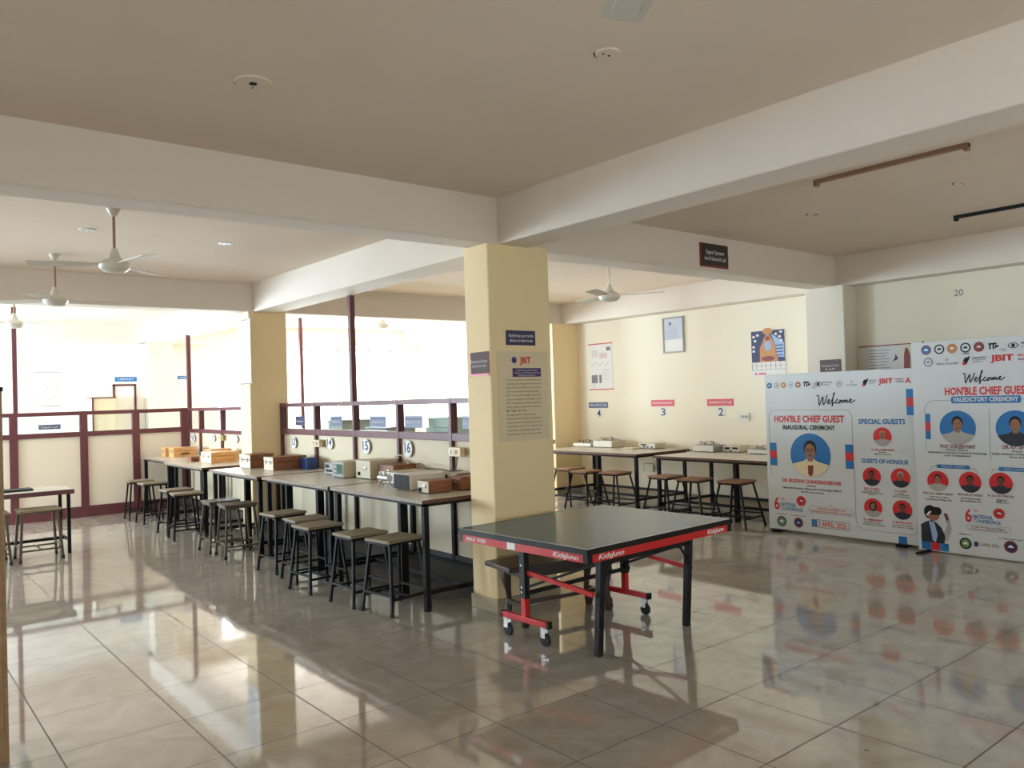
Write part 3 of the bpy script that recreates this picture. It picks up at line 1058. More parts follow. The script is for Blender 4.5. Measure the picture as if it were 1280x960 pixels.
pl = rrect(0.045, 1.072, 0.50, 1.43, 0.08)
outline(g, pl[:6]+pl[6:12] + [(0.045, 1.06)], 0.004, -0.0014)
outline(g, [(1.072, 1.34), (1.072, 1.06)], 0.004, -0.0014)
outline(g, [(0.045, 0.86), (0.052, 0.66)], 0.003, -0.0014)
outline(g, [(1.078, 0.78), (1.08, 0.22), (1.10, 0.165), (1.16, 0.135), (1.68, 0.135), (1.725, 0.15), (1.745, 0.20), (1.745, 0.78)], 0.004, -0.0014)
g.build('printed_outline', 'gink', B1)
g = G()
outline(g, rrect(0.52, 1.055, 0.262, 0.335, 0.035)+[rrect(0.52, 1.055, 0.262, 0.335, 0.035)[0]], 0.0035, -0.0014)
g.build('printed_outline', 'gink', B1)
text("HON'BLE CHIEF GUEST", 0.552, 1.292, 0.073, 'rink', B1, 'heading_lettering', y=-0.0015, width=0.868, bold=0.035)
text('INAUGURAL CEREMONY', 0.551, 1.206, 0.050, 'ink', B1, 'heading_lettering', y=-0.0015, width=0.65, bold=0.035)
portrait(B1, 0.563, 0.915, 0.25, 'bink', 'ink', 'skin', 'clothw', 1)
G().prism([(0.53, 0.80), (0.60, 0.80), (0.59, 0.70), (0.56, 0.67), (0.53, 0.70)], -0.0030, -0.0026).build('printed_scarf', 'mink', B1)
flag_bar(B1, 0.043, 0.135, 0.778, 1.045)
flag_bar(B1, 0.985, 1.078, 0.783, 1.050)
flag_bar(B1, 1.668, 1.755, 1.369, 1.640)
flag_bar(B1, 1.535, 1.622, 0.030, 0.108, ('bink',))
text('DR. BUDDHA CHANDRASHEKHAR', 0.563, 0.592, 0.042, 'rink', B1, 'name_lettering', y=-0.0015, width=0.73, bold=0.03)
line_text('Director', 0.568, 0.556, 0.020, 0.115, 'ink', B1)
line_text('National Education Alliance for Technology (NEAT)', 0.563, 0.518, 0.022, 0.73, 'ink', B1)
line_text('AICTE, Govt of India', 0.57, 0.482, 0.020, 0.285, 'ink', B1)
conference(B1, 0.078, 0.262, 1.0)
line_text('on', 0.79, 0.355, 0.016, 0.03, 'rink', B1)
line_text('Artificial Intelligence &', 0.79, 0.306, 0.019, 0.34, 'rink', B1)
line_text('Emerging Technologies in Science', 0.79, 0.276, 0.019, 0.48, 'rink', B1)
line_text('Organised by', 0.168, 0.206, 0.012, 0.13, 'ink', B1)
line_text('In collaboration with', 0.384, 0.206, 0.012, 0.18, 'ink', B1)
emblem(B1, 0.170, 0.126, 0.060, 'nink', 'gnk', 'white')
emblem(B1, 0.386, 0.130, 0.058, 'mink', 'nink', 'lb')
G().box(0.553, 0.617, -0.0016, -0.001, 0.104, 0.188).build('date_block', 'bink', B1)
text('2', 0.585, 0.12, 0.05, 'lb', B1, 'date_lettering', y=-0.002, width=0.022)
g = G()
outline(g, [(0.617, 0.188), (0.996, 0.188), (0.996, 0.103), (0.617, 0.103)], 0.004, -0.0014)
g.build('date_outline', 'ink', B1)
text('3 APRIL 2026', 0.80, 0.116, 0.058, 'rink', B1, 'date_lettering', y=-0.0015, width=0.335, bold=0.01)
text('SPECIAL GUESTS', 1.398, 1.276, 0.052, 'bink', B1, 'heading_lettering', y=-0.0015, width=0.505, bold=0.035)
text('GUESTS OF HONOUR', 1.417, 0.858, 0.044, 'bink', B1, 'heading_lettering', y=-0.0015, width=0.505, bold=0.035)
portrait(B1, 1.404, 1.141, 0.100, 'rink', 'ink', 'skin', 'cloth', 3)
portrait(B1, 1.272, 0.712, 0.100, 'rink', 'ink', 'skind', 'suit', 1)
portrait(B1, 1.578, 0.715, 0.102, 'rink', 'cloth', 'skin', 'suit', 1)
portrait(B1, 1.274, 0.379, 0.100, 'rink', 'ink', 'skin', 'cloth', 2)
portrait(B1, 1.585, 0.384, 0.102, 'rink', 'ink', 'skind', 'suit', 1)
line_text('Sh. VIPUL KUMAR SINHA', 1.402, 0.992, 0.020, 0.245, 'rink', B1)
line_text('Director', 1.40, 0.972, 0.013, 0.08, 'ink', B1)
line_text('Ministry of Science', 1.402, 0.950, 0.014, 0.18, 'ink', B1)
line_text('PROF. O.P. SINGH', 1.265, 0.570, 0.022, 0.165, 'rink', B1)
line_text('Vice Chancellor, Technical', 1.26, 0.550, 0.012, 0.18, 'ink', B1)
line_text('University, Information Technology', 1.268, 0.532, 0.013, 0.245, 'ink', B1)
line_text('Dehradun', 1.27, 0.515, 0.012, 0.08, 'ink', B1)
line_text('Dr. KAPIL', 1.579, 0.568, 0.022, 0.125, 'rink', B1)
line_text('Director', 1.58, 0.550, 0.012, 0.06, 'ink', B1)
line_text('Council of Education', 1.58, 0.532, 0.013, 0.16, 'ink', B1)
line_text('Govt. of Uttarakhand', 1.58, 0.512, 0.013, 0.19, 'ink', B1)
line_text('Dr. HEMA BISHT', 1.272, 0.238, 0.022, 0.215, 'rink', B1)
line_text('Regional Scientist', 1.262, 0.214, 0.013, 0.18, 'ink', B1)
line_text('Government, Dehradun', 1.275, 0.192, 0.013, 0.245, 'ink', B1)
line_text('Dr. MANISH GUPTA', 1.579, 0.240, 0.022, 0.205, 'rink', B1)
line_text('Chief Executive Officer', 1.583, 0.216, 0.013, 0.21, 'ink', B1)
line_text('Data Sciences, Dr Bright', 1.583, 0.194, 0.013, 0.23, 'ink', B1)

B2 = big_banner('taller welcome banner with two blue portrait circles at the right edge of the picture', 3.77, 8.35, 1.755, 2.11, 0.012)
for x in (0.10, 1.60):
    G().bar((x-0.02, -0.22, 0.012), (x+0.03, 0.22, 0.012), 0.03, 0.02).build('foot', 'steel', B2)
    G().tube([(x+0.02, -0.004, 2.10), (x+0.02, -0.004, 2.118)], 0.006).build('clip', 'steel', B2)
for k, (x, oc, ic) in enumerate(((0.146, 'mink', 'bink'), (0.273, 'ink', 'vinyl'), (0.393, 'oink', 'oink'), (0.516, 'ink', 'vinyl'), (0.637, 'mink', 'mink'))):
    emblem(B2, x, 2.026, 0.048, oc, ic, 'ink' if k in (1, 3) else 'white')
line_text('1986', 0.516, 1.962, 0.014, 0.07, 'ink', B2)
logos_small(B2, 0.722, 2.021, 'arch')
logos_small(B2, 0.932, 2.020, 'eye')
line_text('MINISTRY', 1.05, 2.03, 0.018, 0.10, 'ink', B2)
line_text('SCIENCE', 1.04, 2.00, 0.014, 0.08, 'gink', B2)
emblem(B2, 0.163, 1.903, 0.044, 'gink', 'vinyl', 'gink')
line_text('INNO ACADEMY', 0.348, 1.870, 0.020, 0.21, 'gink', B2)
emblem(B2, 0.34, 1.918, 0.016, 'gink', 'vinyl', 'gink')
logos_small(B2, 0.525, 1.900, 'hand')
line_text('INDIAN COUNCIL', 0.632, 1.918, 0.012, 0.12, 'ink', B2)
line_text('OF TECHNICAL', 0.632, 1.898, 0.012, 0.12, 'gink', B2)
line_text('EDUCATION', 0.62, 1.878, 0.012, 0.09, 'gink', B2)
text('JBIT', 0.832, 1.884, 0.055, 'rink', B2, 'college_logo', y=-0.0015, width=0.20, bold=0.04)
line_text('NAAC', 1.01, 1.915, 0.024, 0.09, 'rink', B2)
line_text('GRADE A', 1.01, 1.88, 0.018, 0.09, 'nink', B2)
welcome(B2, 0.668, 1.69, 0.092, 0.37)
text("HON'BLE CHIEF GUESTS", 0.70, 1.570, 0.072, 'rink', B2, 'heading_lettering', y=-0.0015, width=0.78, bold=0.035)
G().prism(rrect(0.365, 0.98, 1.486, 1.556, 0.02), -0.0016, -0.001).build('title_plate', 'bink', B2)
text('VALEDICTORY CEREMONY', 0.672, 1.503, 0.042, 'vinyl', B2, 'heading_lettering', y=-0.0022, width=0.575, bold=0.035)
g = G()
outline(g, [(0.109, 1.39), (0.112, 1.44), (0.135, 1.49), (0.18, 1.515), (0.365, 1.52)], 0.005, -0.0014)
outline(g, [(0.98, 1.52), (1.22, 1.52), (1.27, 1.49), (1.29, 1.44), (1.29, 1.00)], 0.005, -0.0014)
outline(g, [(0.112, 1.12), (0.112, 1.02)], 0.003, -0.0014)
outline(g, [(0.703, 1.423), (0.700, 0.939)], 0.004, -0.0014)
outline(g, [(0.145, 0.815), (0.16, 0.86), (0.205, 0.865)], 0.004, -0.0014)
outline(g, [(0.514, 0.86), (0.56, 0.855), (0.58, 0.81)], 0.004, -0.0014)
outline(g, [(0.70, 0.815), (0.715, 0.855), (0.766, 0.862)], 0.004, -0.0014)
outline(g, rrect(0.463, 0.85, 0.262, 0.315, 0.025)+[rrect(0.463, 0.85, 0.262, 0.315, 0.025)[0]], 0.003, -0.0014)
g.build('printed_outline', 'gink', B2)
flag_bar(B2, 0.110, 0.160, 1.13, 1.386)
portrait(B2, 0.415, 1.248, 0.168, 'bink', 'ink', 'skin', 'cloth', 0)
portrait(B2, 0.923, 1.248, 0.168, 'bink', 'ink', 'skin', 'suit', 0)
text('PROF. DURGESH PANT', 0.41, 1.046, 0.036, 'mink', B2, 'name_lettering', y=-0.0015, width=0.325, bold=0.03)
line_text('Director General', 0.402, 1.022, 0.018, 0.20, 'ink', B2)
line_text('Uttarakhand Council for Science & Technology', 0.40, 0.994, 0.018, 0.545, 'ink', B2)
line_text('Govt of Uttarakhand', 0.405, 0.966, 0.018, 0.24, 'ink', B2)
text('DR. R.P. SINGH', 0.93, 1.056, 0.036, 'mink', B2, 'name_lettering', y=-0.0015, width=0.24, bold=0.03)
line_text('Director', 0.93, 1.026, 0.018, 0.09, 'ink', B2)
line_text('Indian Institute of Remote Sensing', 0.93, 0.998, 0.018, 0.43, 'ink', B2)
line_text('Govt of India', 0.95, 0.970, 0.018, 0.18, 'ink', B2)
for a, b, s_ in ((0.205, 0.514, 'SPECIAL GUESTS'), (0.766, 1.08, 'GUESTS OF HONOUR')):
    G().prism(rrect(a, b, 0.845, 0.882, 0.012), -0.0016, -0.001).build('title_plate', 'bink', B2)
    text(s_, (a+b)/2, 0.854, 0.019, 'vinyl', B2, 'heading_lettering', y=-0.0022, width=(b-a)*0.7)
for x, z, c in ((0.211, 0.715, 'cloth'), (0.511, 0.722, 'suit'), (0.781, 0.729, 'suit'), (1.08, 0.735, 'suit')):
    portrait(B2, x, z, 0.102, 'rink', 'ink', 'skind' if c == 'suit' else 'skin', c, 0)
line_text('PROF. (DR.) ANIKET RAWAT', 0.208, 0.578, 0.022, 0.285, 'mink', B2)
line_text('Career Point of Uttara', 0.212, 0.548, 0.016, 0.18, 'ink', B2)
line_text('and Research Wing, USA', 0.212, 0.522, 0.016, 0.25, 'ink', B2)
line_text('PROF. (DR.) S.P. PANDEY', 0.507, 0.588, 0.022, 0.23, 'mink', B2)
line_text('Vice Chairman of India', 0.51, 0.556, 0.016, 0.18, 'ink', B2)
line_text('J.K. Lakshmipat Univ', 0.51, 0.532, 0.016, 0.19, 'ink', B2)
line_text('Dr. SACHIN PRAKASH', 0.775, 0.598, 0.022, 0.225, 'mink', B2)
line_text('Registrar', 0.785, 0.564, 0.016, 0.09, 'ink', B2)
line_text('VMSB UTU', 0.785, 0.540, 0.016, 0.11, 'ink', B2)
conference(B2, 0.453, 0.338, 0.86)
line_text('Emerging Technologies and Intelligence', 0.655, 0.290, 0.014, 0.30, 'mink', B2)
line_text('in Science and Research Work', 0.655, 0.270, 0.012, 0.33, 'mink', B2)
line_text('Organised by', 0.447, 0.208, 0.012, 0.11, 'ink', B2)
line_text('In collaboration with', 0.845, 0.205, 0.012, 0.20, 'ink', B2)
emblem(B2, 0.448, 0.124, 0.055, 'ink', 'gnk', 'white')
emblem(B2, 0.844, 0.139, 0.058, 'mink', 'nink', 'white')
G().box(0.527, 0.56, -0.0016, -0.001, 0.106, 0.152).build('date_block', 'nink', B2)
text('3 APRIL 2026', 0.655, 0.116, 0.030, 'mink', B2, 'date_lettering', y=-0.0015, width=0.175)
for a, b, c in ((0.030, 0.124, 'bink'), (0.124, 0.207, 'rink'), (0.207, 0.290, 'bink')):
    G().box(a, b, -0.0016, -0.001, 0.022, 0.098).build('colour_block', c, B2)
# printed figure wearing a headset, raising one hand
fig = G().prism([(0.03, 0.098), (0.03, 0.27), (0.08, 0.30), (0.13, 0.32), (0.18, 0.30), (0.23, 0.25), (0.26, 0.17), (0.25, 0.098)], -0.0016, -0.001).build('printed_figure', 'suit', B2)
G().prism([(0.11, 0.31), (0.16, 0.30), (0.19, 0.18), (0.17, 0.10), (0.14, 0.12)], -0.0022, -0.0018).build('printed_shirt', 'lb', fig)
G().prism([(0.24, 0.098), (0.29, 0.14), (0.32, 0.24), (0.31, 0.33), (0.285, 0.38), (0.265, 0.36), (0.285, 0.28), (0.25, 0.20)], -0.0016, -0.001).build('printed_arm', 'cloth', fig)
G().prism([(0.28, 0.32), (0.30, 0.34), (0.29, 0.39), (0.265, 0.405), (0.255, 0.385)], -0.0022, -0.0018).build('printed_hand', 'skind', fig)
G().prism(disc(0.155, 0.385, 0.062, 0.072), -0.0026, -0.0022).build('printed_head', 'skin', fig)
G().prism(disc(0.125, 0.40, 0.060, 0.070), -0.0024, -0.0019).build('printed_hair', 'ink', fig)
G().prism(rrect(0.09, 0.235, 0.375, 0.455, 0.035), -0.0032, -0.0028).build('printed_headset', 'ink', fig)
G().prism([(0.085, 0.37), (0.12, 0.41), (0.14, 0.405), (0.10, 0.36)], -0.0038, -0.0034).build('printed_strap', 'white', fig)


# ------------------------------------------------------------------ wall signs and papers
def sign(name, label, cat, loc, rz, w, h, m_, th=0.006, group=None, border=None):
    """plate with its lower left corner at loc; local x runs along the wall, facing -y"""
    t = thing(name, label, cat, loc, rz, group)
    if border:
        G().box(0, w, -th, -0.0005, 0, h).build('backing', border, t)
        G().box(border_w, w-0.0, -th-0.001, -th, border_w, h).build('plate', m_, t)
    else:
        G().box(0, w, -th, -0.0005, 0, h).build('plate', m_, t)
    return t


border_w = 0.018
RW = 9.85           # right wall, far bay (faces -x)
K = 9.85/9.55


def wy(y):
    return y*K


def wz(z):
    return 1.69+(z-1.69)*K


def on_right(name, label, cat, y_hi, y_lo, z0, z1, m_, **kw):
    w = wy(y_hi)-wy(y_lo)
    return sign(name, label, cat, (RW, wy(y_hi), wz(z0)), FX, w, wz(z1)-wz(z0), m_, **kw), w, wz(z1)-wz(z0)


t, w, h = on_right('wall_poster', 'white circuit-diagram poster with red top and bottom rods above the number 4 sign', 'poster', 9.61, 9.09, 1.76, 2.51, 'paper')
for e in (-0.007, h-0.006):
    G().box(-0.02, w+0.02, -0.016, -0.0065, e, e+0.014).build('poster_rod', 'rink', t)
g = G()
for (a, b, c, d) in ((0.76, 0.94, 0.84, 0.92), (0.08, 0.35, 0.14, 0.32), (0.42, 0.52, 0.14, 0.32)):
    G().box(a*w, b*w, -0.0075, -0.0062, c*h, d*h).build('printed_block', 'gink', t)
G().box(0.45*w, 0.78*w, -0.0075, -0.0062, 0.68*h, 0.80*h).build('printed_panel', 'tintp', t)
g = G()
for k in range(9):
    x, z = (0.12+0.09*(k % 3))*w, (0.72+0.05*(k//3))*h
    g.bar((x, -0.007, z), (x+0.07*w, -0.007, z+0.05*h), 0.006, 0.001, up=(0, 1, 0))
for k in range(8):
    x, z = (0.10+0.10*k)*w, (0.50+0.03*(k % 3))*h
    g.bar((x, -0.007, z), (x+0.03*w, -0.007, z+0.06*h), 0.006, 0.001, up=(0, 1, 0))
for k in range(6):
    z = (0.44-0.045*k)*h
    g.bar((0.56*w, -0.007, z), (0.9*w, -0.007, z-0.01*h), 0.003, 0.001, up=(0, 1, 0))
g.bar((0.2*w, -0.007, 0.12*h), (0.2*w, -0.007, 0.04*h), 0.008, 0.001, up=(0, 1, 0))
g.build('printed_diagram', 'gink', t)

t, w, h = on_right('framed_certificate', 'small framed certificate hanging high on the cream right wall', 'picture frame', 7.99, 7.63, 2.285, 2.785, 'paper', th=0.012)
G().box(-0.02, 0.005, -0.022, -0.001, -0.02, h+0.02).box(w-0.005, w+0.02, -0.022, -0.001, -0.02, h+0.02).box(0, w, -0.022, -0.001, -0.02, 0.005).box(0, w, -0.022, -0.001, h-0.005, h+0.02).build('frame', 'insgrey', t, bevel=0.002)
G().box(0.005, w-0.005, -0.0135, -0.0125, 0.36*h, h-0.01).build('tinted_print', 'tint', t)
g = G()
g.box(0.28*w, 0.42*w, -0.0150, -0.0140, 0.80*h, 0.90*h)
for k in range(7):
    g.box(0.15*w, (0.7+0.03*(k % 3))*w, -0.0150, -0.0140, (0.74-0.055*k)*h, (0.748-0.055*k)*h)
g.build('printed_text', 'gink', t)

t, w, h = on_right('wall_calendar', 'colourful picture wall calendar with a date sheet below, above the banner on the right wall', 'calendar', 6.46, 5.95, 1.84, 2.472, 'paper', th=0.008)
pz = 0.33*h
G().box(0, w, -0.0095, -0.0085, pz, h).build('picture', 'nink', t)
g = G().prism([(0.25*w, pz), (0.80*w, pz), (0.74*w, pz+0.30*h), (0.60*w, pz+0.52*h), (0.50*w, pz+0.62*h), (0.40*w, pz+0.52*h), (0.26*w, pz+0.30*h)], -0.0105, -0.0097)
g.build('picture_shape', 'oink', t)
G().prism([(0.60*w, pz+0.60*h), (0.98*w, pz+0.40*h), (0.98*w, pz+0.08*h), (0.78*w, pz+0.1*h), (0.72*w, pz+0.35*h)], -0.0105, -0.0097).build('picture_shape', 'lb', t)
G().prism(disc(0.5*w, h-0.01, 0.15*w, 0.045), -0.0115, -0.0107).build('picture_shape', 'oink', t)
G().prism(disc(0.5*w, pz+0.34*h, 0.10*w, 0.07), -0.0115, -0.0107).build('picture_shape', 'lb', t)
G().prism(disc(0.5*w, pz+0.07*h, 0.20*w, 0.035), -0.0115, -0.0107).prism(disc(0.5*w, pz+0.5*h, 0.07*w, 0.03), -0.0115, -0.0107).build('picture_shape', 'mink', t)
g = G()
for x, z in ((0.08, 0.55), (0.12, 0.46), (0.20, 0.58), (0.07, 0.33), (0.07, 0.24), (0.75, 0.58), (0.86, 0.52), (0.90, 0.44), (0.90, 0.62)):
    g.prism(disc(x*w, pz+z*h, 0.045*w, 0.018, 12), -0.0125, -0.0117)
g.build('picture_dots', 'paper', t)
g = G()
for k in range(4):
    g.box(0.72*w, 0.95*w, -0.0125, -0.0117, pz+(0.12+0.07*k)*h, pz+(0.14+0.07*k)*h)
g.box(0, w, -0.0095, -0.0085, pz-0.085*h, pz-0.08*h).box(0, w, -0.0095, -0.0085, pz-0.17*h, pz-0.165*h).box(0, 0.006, -0.0095, -0.0085, pz-0.17*h, pz)
for k in range(6):
    g.box(w*(k+1)/7, w*(k+1)/7+0.004, -0.0095, -0.0085, pz-0.17*h, pz)
g.build('date_grid', 'nink', t)
G().prism(disc(0.12*w, 0.08*h, 0.035*w, 0.016), -0.0095, -0.0085).box(0.20*w, 0.42*w, -0.0095, -0.0085, 0.065*h, 0.10*h).build('printed_logo', 'pink', t)

for yh, yl, z0, z1, m_, s_, num, l in (
    (9.66, 9.22, 1.452, 1.548, 'greyb', 'FIBRE OPTICS LAB', '4', 'grey-blue'),
    (8.29, 7.845, 1.468, 1.565, 'pink', 'MICROPROCESSOR', '3', 'red'),
    (7.237, 6.79, 1.464, 1.562, 'pink', 'COMMUNICATION LAB', '2', 'red')):
    side = {'4': 'leftmost on the right wall, over number 4', '3': 'in the middle of the right wall, over number 3', '2': 'above number 2 near the switch plate'}[num]
    t, w, h = on_right('strip_sign', '%s strip sign with white lettering, %s' % (l, side), 'sign', yh, yl, z0, z1, m_, group='strip signs above the right wall benches')
    text(s_, w/2, h*0.34, h*0.36, 'white', t, 'lettering', y=-0.008, width=w*0.86)
    cy = (yh+yl)/2-0.03
    t, w2, h2 = on_right('number_sticker', 'white paper sticker with the dark numeral %s on the right wall' % num, 'sticker', cy+0.09, cy-0.05, z0-0.155, z0-0.015, 'paper', th=0.003, group='number stickers on the right wall')
    text(num, w2/2, h2*0.10, h2*0.80, 'nink', t, 'numeral', y=-0.0045, width=w2*0.62, bold=0.01)
t, w, h = on_right('switch_plate', 'white switch plate on the right wall beside the number 2 sign', 'switch', 6.72, 6.54, 1.255, 1.365, 'offw', th=0.018)
for k in range(3):
    G().box(w*(0.12+0.3*k), w*(0.28+0.3*k), -0.024, -0.018, h*0.35, h*0.65).build('switch', 'insgrey' if k else 'offw', t)

# grey sign on the wall column's -x face
t = sign('room_sign', 'grey-brown room sign on the pale wall column just above the square banner', 'sign', (9.20, 5.26, 1.842), FX, 0.27, 0.175, 'greys', border=None)
text('Electronics Circuit', 0.135, 0.09, 0.026, 'paper', t, 'lettering', y=-0.008, width=0.215)
text('Lab', 0.135, 0.05, 0.024, 'paper', t, 'lettering', y=-0.008, width=0.12)
# poster behind the banners on the right wall, front bay
k9 = 9.5/9.55
t = sign('wall_poster', 'white poster with dark red rod and red figure print, half hidden above the two banners', 'poster', (9.5, 4.88, 1.66), FX, 0.66, 0.50, 'paper')
G().box(-0.03, 0.68, -0.018, -0.0065, 0.492, 0.505).build('poster_rod', 'mink', t)
G().box(0.48, 0.66, -0.0080, -0.0062, 0.10, 0.48).build('picture', 'cream', t)
G().prism([(0.50, 0.16), (0.57, 0.16), (0.58, 0.36), (0.56, 0.44), (0.53, 0.46), (0.51, 0.38)], -0.0095, -0.0082).build('picture_shape', 'mink', t)
g = G()
for k in range(9):
    g.box(0.09, 0.34-0.02*(k % 3), -0.0080, -0.0062, 0.44-0.035*k, 0.447-0.035*k)
g.build('printed_text', 'gink', t)
G().prism([(0.37, 0.30), (0.44, 0.33), (0.41, 0.39), (0.40, 0.34)], -0.0080, -0.0062).box(0.37, 0.40, -0.0080, -0.0062, 0.20, 0.215).build('printed_logo', 'nink', t)
# painted number 20
t = thing('painted_number', 'faint painted number 20 high on the right wall above the banners', 'wall number', (9.5, 3.80, 2.65), FX)
text('20', 0.05, 0.0, 0.075, 'gink', t, 'numeral', y=-0.002, width=0.10)

# black hanging sign on the beam
t = sign('room_sign', 'black room sign with red edge fixed to the ceiling beam right of the near column', 'sign', (6.62, 5.05, 2.945), 0, 0.46, 0.24, 'dark', th=0.012, border='mink')
text('Signal System', 0.24, 0.135, 0.040, 'paper', t, 'lettering', y=-0.014, width=0.30, bold=0.01)
text('And Network Lab', 0.24, 0.070, 0.040, 'paper', t, 'lettering', y=-0.014, width=0.36, bold=0.01)

# signs on the near column
t = sign('notice_plate', 'small dark blue notice plate high on the near column', 'sign', (4.02, 4.98, 2.10), 0, 0.305, 0.118, 'navy')
text('Kindly keep your mobile', 0.155, 0.065, 0.026, 'paper', t, 'lettering', y=-0.008, width=0.26, bold=0.01)
text('phone on silent mode', 0.155, 0.026, 0.026, 'paper', t, 'lettering', y=-0.008, width=0.24, bold=0.01)
t = sign('notice_board', 'large cream notice with red college letters and purple band on the near column', 'notice', (3.925, 4.98, 1.33), 0, 0.53, 0.72, 'noticep', th=0.004)
text('JBIT', 0.285, 0.625, 0.050, 'rink', t, 'college_logo', y=-0.006, width=0.115, bold=0.03)
G().prism(disc(0.17, 0.65, 0.026), -0.0055, -0.0045).build('emblem', 'purple', t)
G().box(0.15, 0.45, -0.0055, -0.0045, 0.515, 0.585).build('purple_band', 'purple', t)
text('Department of Electronics', 0.30, 0.562, 0.013, 'paper', t, 'lettering', y=-0.0065, width=0.22)
text('Vision and Mission of the', 0.30, 0.542, 0.013, 'paper', t, 'lettering', y=-0.0065, width=0.27)
text('Department', 0.30, 0.522, 0.013, 'paper', t, 'lettering', y=-0.0065, width=0.18)
L_ = ['To be a centre of excellence in', 'teaching learning and research in', 'the field of electronics and', 'communication engineering.', 'M1: To provide quality education', 'and practical knowledge to all.', 'M2: To develop skilled engineers', 'with ethics and human values.', 'PEO', 'Programme outcomes', 'Graduates will apply knowledge of', 'science and technology in work.', 'Graduates will work in teams and', 'continue lifelong learning.', 'Graduates will serve society.']
for k, s_ in enumerate(L_):
    text(s_, 0.08, 0.485-0.031*k, 0.013, 'ink', t, 'small_print', y=-0.0055, width=0.37*(0.5+0.5*min(1, len(s_)/30)), align='LEFT')
t = sign('room_sign', 'grey sign with red edge on the left face of the near column', 'sign', (3.86, 5.25, 1.86), FX, 0.255, 0.19, 'greys', border='pink')
text('Electronics Devices', 0.13, 0.105, 0.024, 'paper', t, 'lettering', y=-0.009, width=0.22)
text('and Circuit Lab', 0.13, 0.07, 0.022, 'paper', t, 'lettering', y=-0.009, width=0.18)

# hanging paper scroll on the second column
t = thing('wall_scroll', 'rolled paper chart hanging from rods on the left face of the second column', 'chart', (3.98, 10.56, 1.97), FX)
g = G()
pts = [(0.0+0.44*k/8, -0.02-0.012*math.sin(k*1.1)) for k in range(9)]
for (a, b) in zip(pts[:-1], pts[1:]):
    g.prism([(a[0], a[1]), (b[0], b[1]), (b[0], b[1]-0.003), (a[0], a[1]-0.003)], 0, 0.82, 'z')
g.build('paper_sheet', 'paper', t)
G().tube([(-0.03, -0.02, 0.825), (0.48, -0.02, 0.825)], 0.009).tube([(-0.03, -0.02, -0.005), (0.48, -0.02, -0.005)], 0.009).build('hanging_rod', 'insgrey', t)
g = G()
for k in range(16):
    g.box(0.06, 0.30+0.08*((k*7) % 3)/2, -0.0385, -0.0375, 0.08+0.044*k, 0.088+0.044*k)
g.build('printed_text', 'lb', t)

# numbers, glass cards and switch boxes on the station partition
for num, yh, yl, z0, z1 in (('13', 9.97, 9.83, 1.13, 1.25), ('14', 8.96, 8.81, 1.15, 1.265), ('15', 8.10, 7.92, 1.125, 1.265), ('16', 7.21, 7.05, 1.125, 1.27)):
    t = thing('number_sticker', 'white oval sticker numbered %s on the cream partition panel behind the benches' % num, 'sticker', (PX-0.012, yh-0.035, z0), FX, 'station numbers on the partition')
    w, h = yh-yl, z1-z0
    G().prism(disc(w/2+0.006, h/2-0.012, w/2+0.004, h/2+0.012), -0.003, -0.0005).build('oval_label', 'paper', t)
    text(num, w/2+0.004, h*0.16, h*0.70, 'nink', t, 'numeral', y=-0.005, width=w*0.70, bold=0.02)
for num, yh, yl, z0, z1 in (('9', 14.0, 13.76, 1.09, 1.22), ('10', 13.03, 12.80, 1.11, 1.23), ('11', 12.04, 11.82, 1.12, 1.24)):
    t = thing('number_sticker', 'white sticker numbered %s on the far partition section above the wooden boxes' % num, 'sticker', (PX-0.012, yh, z0), FX, 'station numbers on the partition')
    w, h = yh-yl, z1-z0
    G().prism(disc(w/2, h/2, w/2, h/2), -0.003, -0.0005).build('oval_label', 'paper', t)
    text(num, w/2, h*0.15, h*0.7, 'nink', t, 'numeral', y=-0.005, width=w*0.5)
for k, (yh, yl, m_, l) in enumerate(((9.84, 9.57, 'navy', 'first glass pane right of the second column'), (8.85, 8.56, 'greyb', 'glass pane above number 14'), (7.90, 7.55, 'greyb', 'glass pane above number 15'), (7.17, 6.84, 'greyb', 'glass pane above number 16'), (6.15, 5.85, 'greyb', 'glass pane next to the near column'))):
    t = thing('station_card', '%s card stuck on the %s' % ('dark navy' if m_ == 'navy' else 'slate blue', l), 'card', (PX-0.014+0.026, yh, 1.40), FX, 'cards on the partition glass')
    w = yh-yl
    G().box(0, w, -0.003, -0.0006, 0, 0.12).build('card', m_, t)
    text('Electronics Lab', w/2, 0.045, 0.024, 'paper', t, 'lettering', y=-0.005, width=w*0.7)
    G().box(0.01, w-0.01, -0.0045, -0.0035, 0.085, 0.095).build('printed_band', 'nink', t)
t = sign('station_card', 'small blue card on the glass of the cross partition at far left', 'card', (2.17, 14.12-0.001, 1.40), 0, 0.30, 0.075, 'greyb')
text('Digital Lab', 0.15, 0.025, 0.022, 'paper', t, 'lettering', y=-0.008, width=0.22)
for (yh, z0, l, ww) in ((9.20, 1.15, 'cream socket box on the partition post left of number 14', 0.20), (6.28, 1.145, 'cream socket box on the partition post nearest the near column', 0.20), (12.52, 1.15, 'small cream socket box on the far partition above the orange box', 0.14)):
    t = thing('socket_box', l, 'socket', (PX-0.03, yh, z0), FX)
    G().box(0, ww, -0.045, 0.005, 0, 0.085).build('body', 'cream', t, bevel=0.004)
    G().prism(disc(ww*0.66, 0.042, 0.022), -0.049, -0.045).build('socket_face', 'oink', t)
    G().box(ww*0.12, ww*0.26, -0.052, -0.045, 0.02, 0.065).build('switch', 'offw', t)

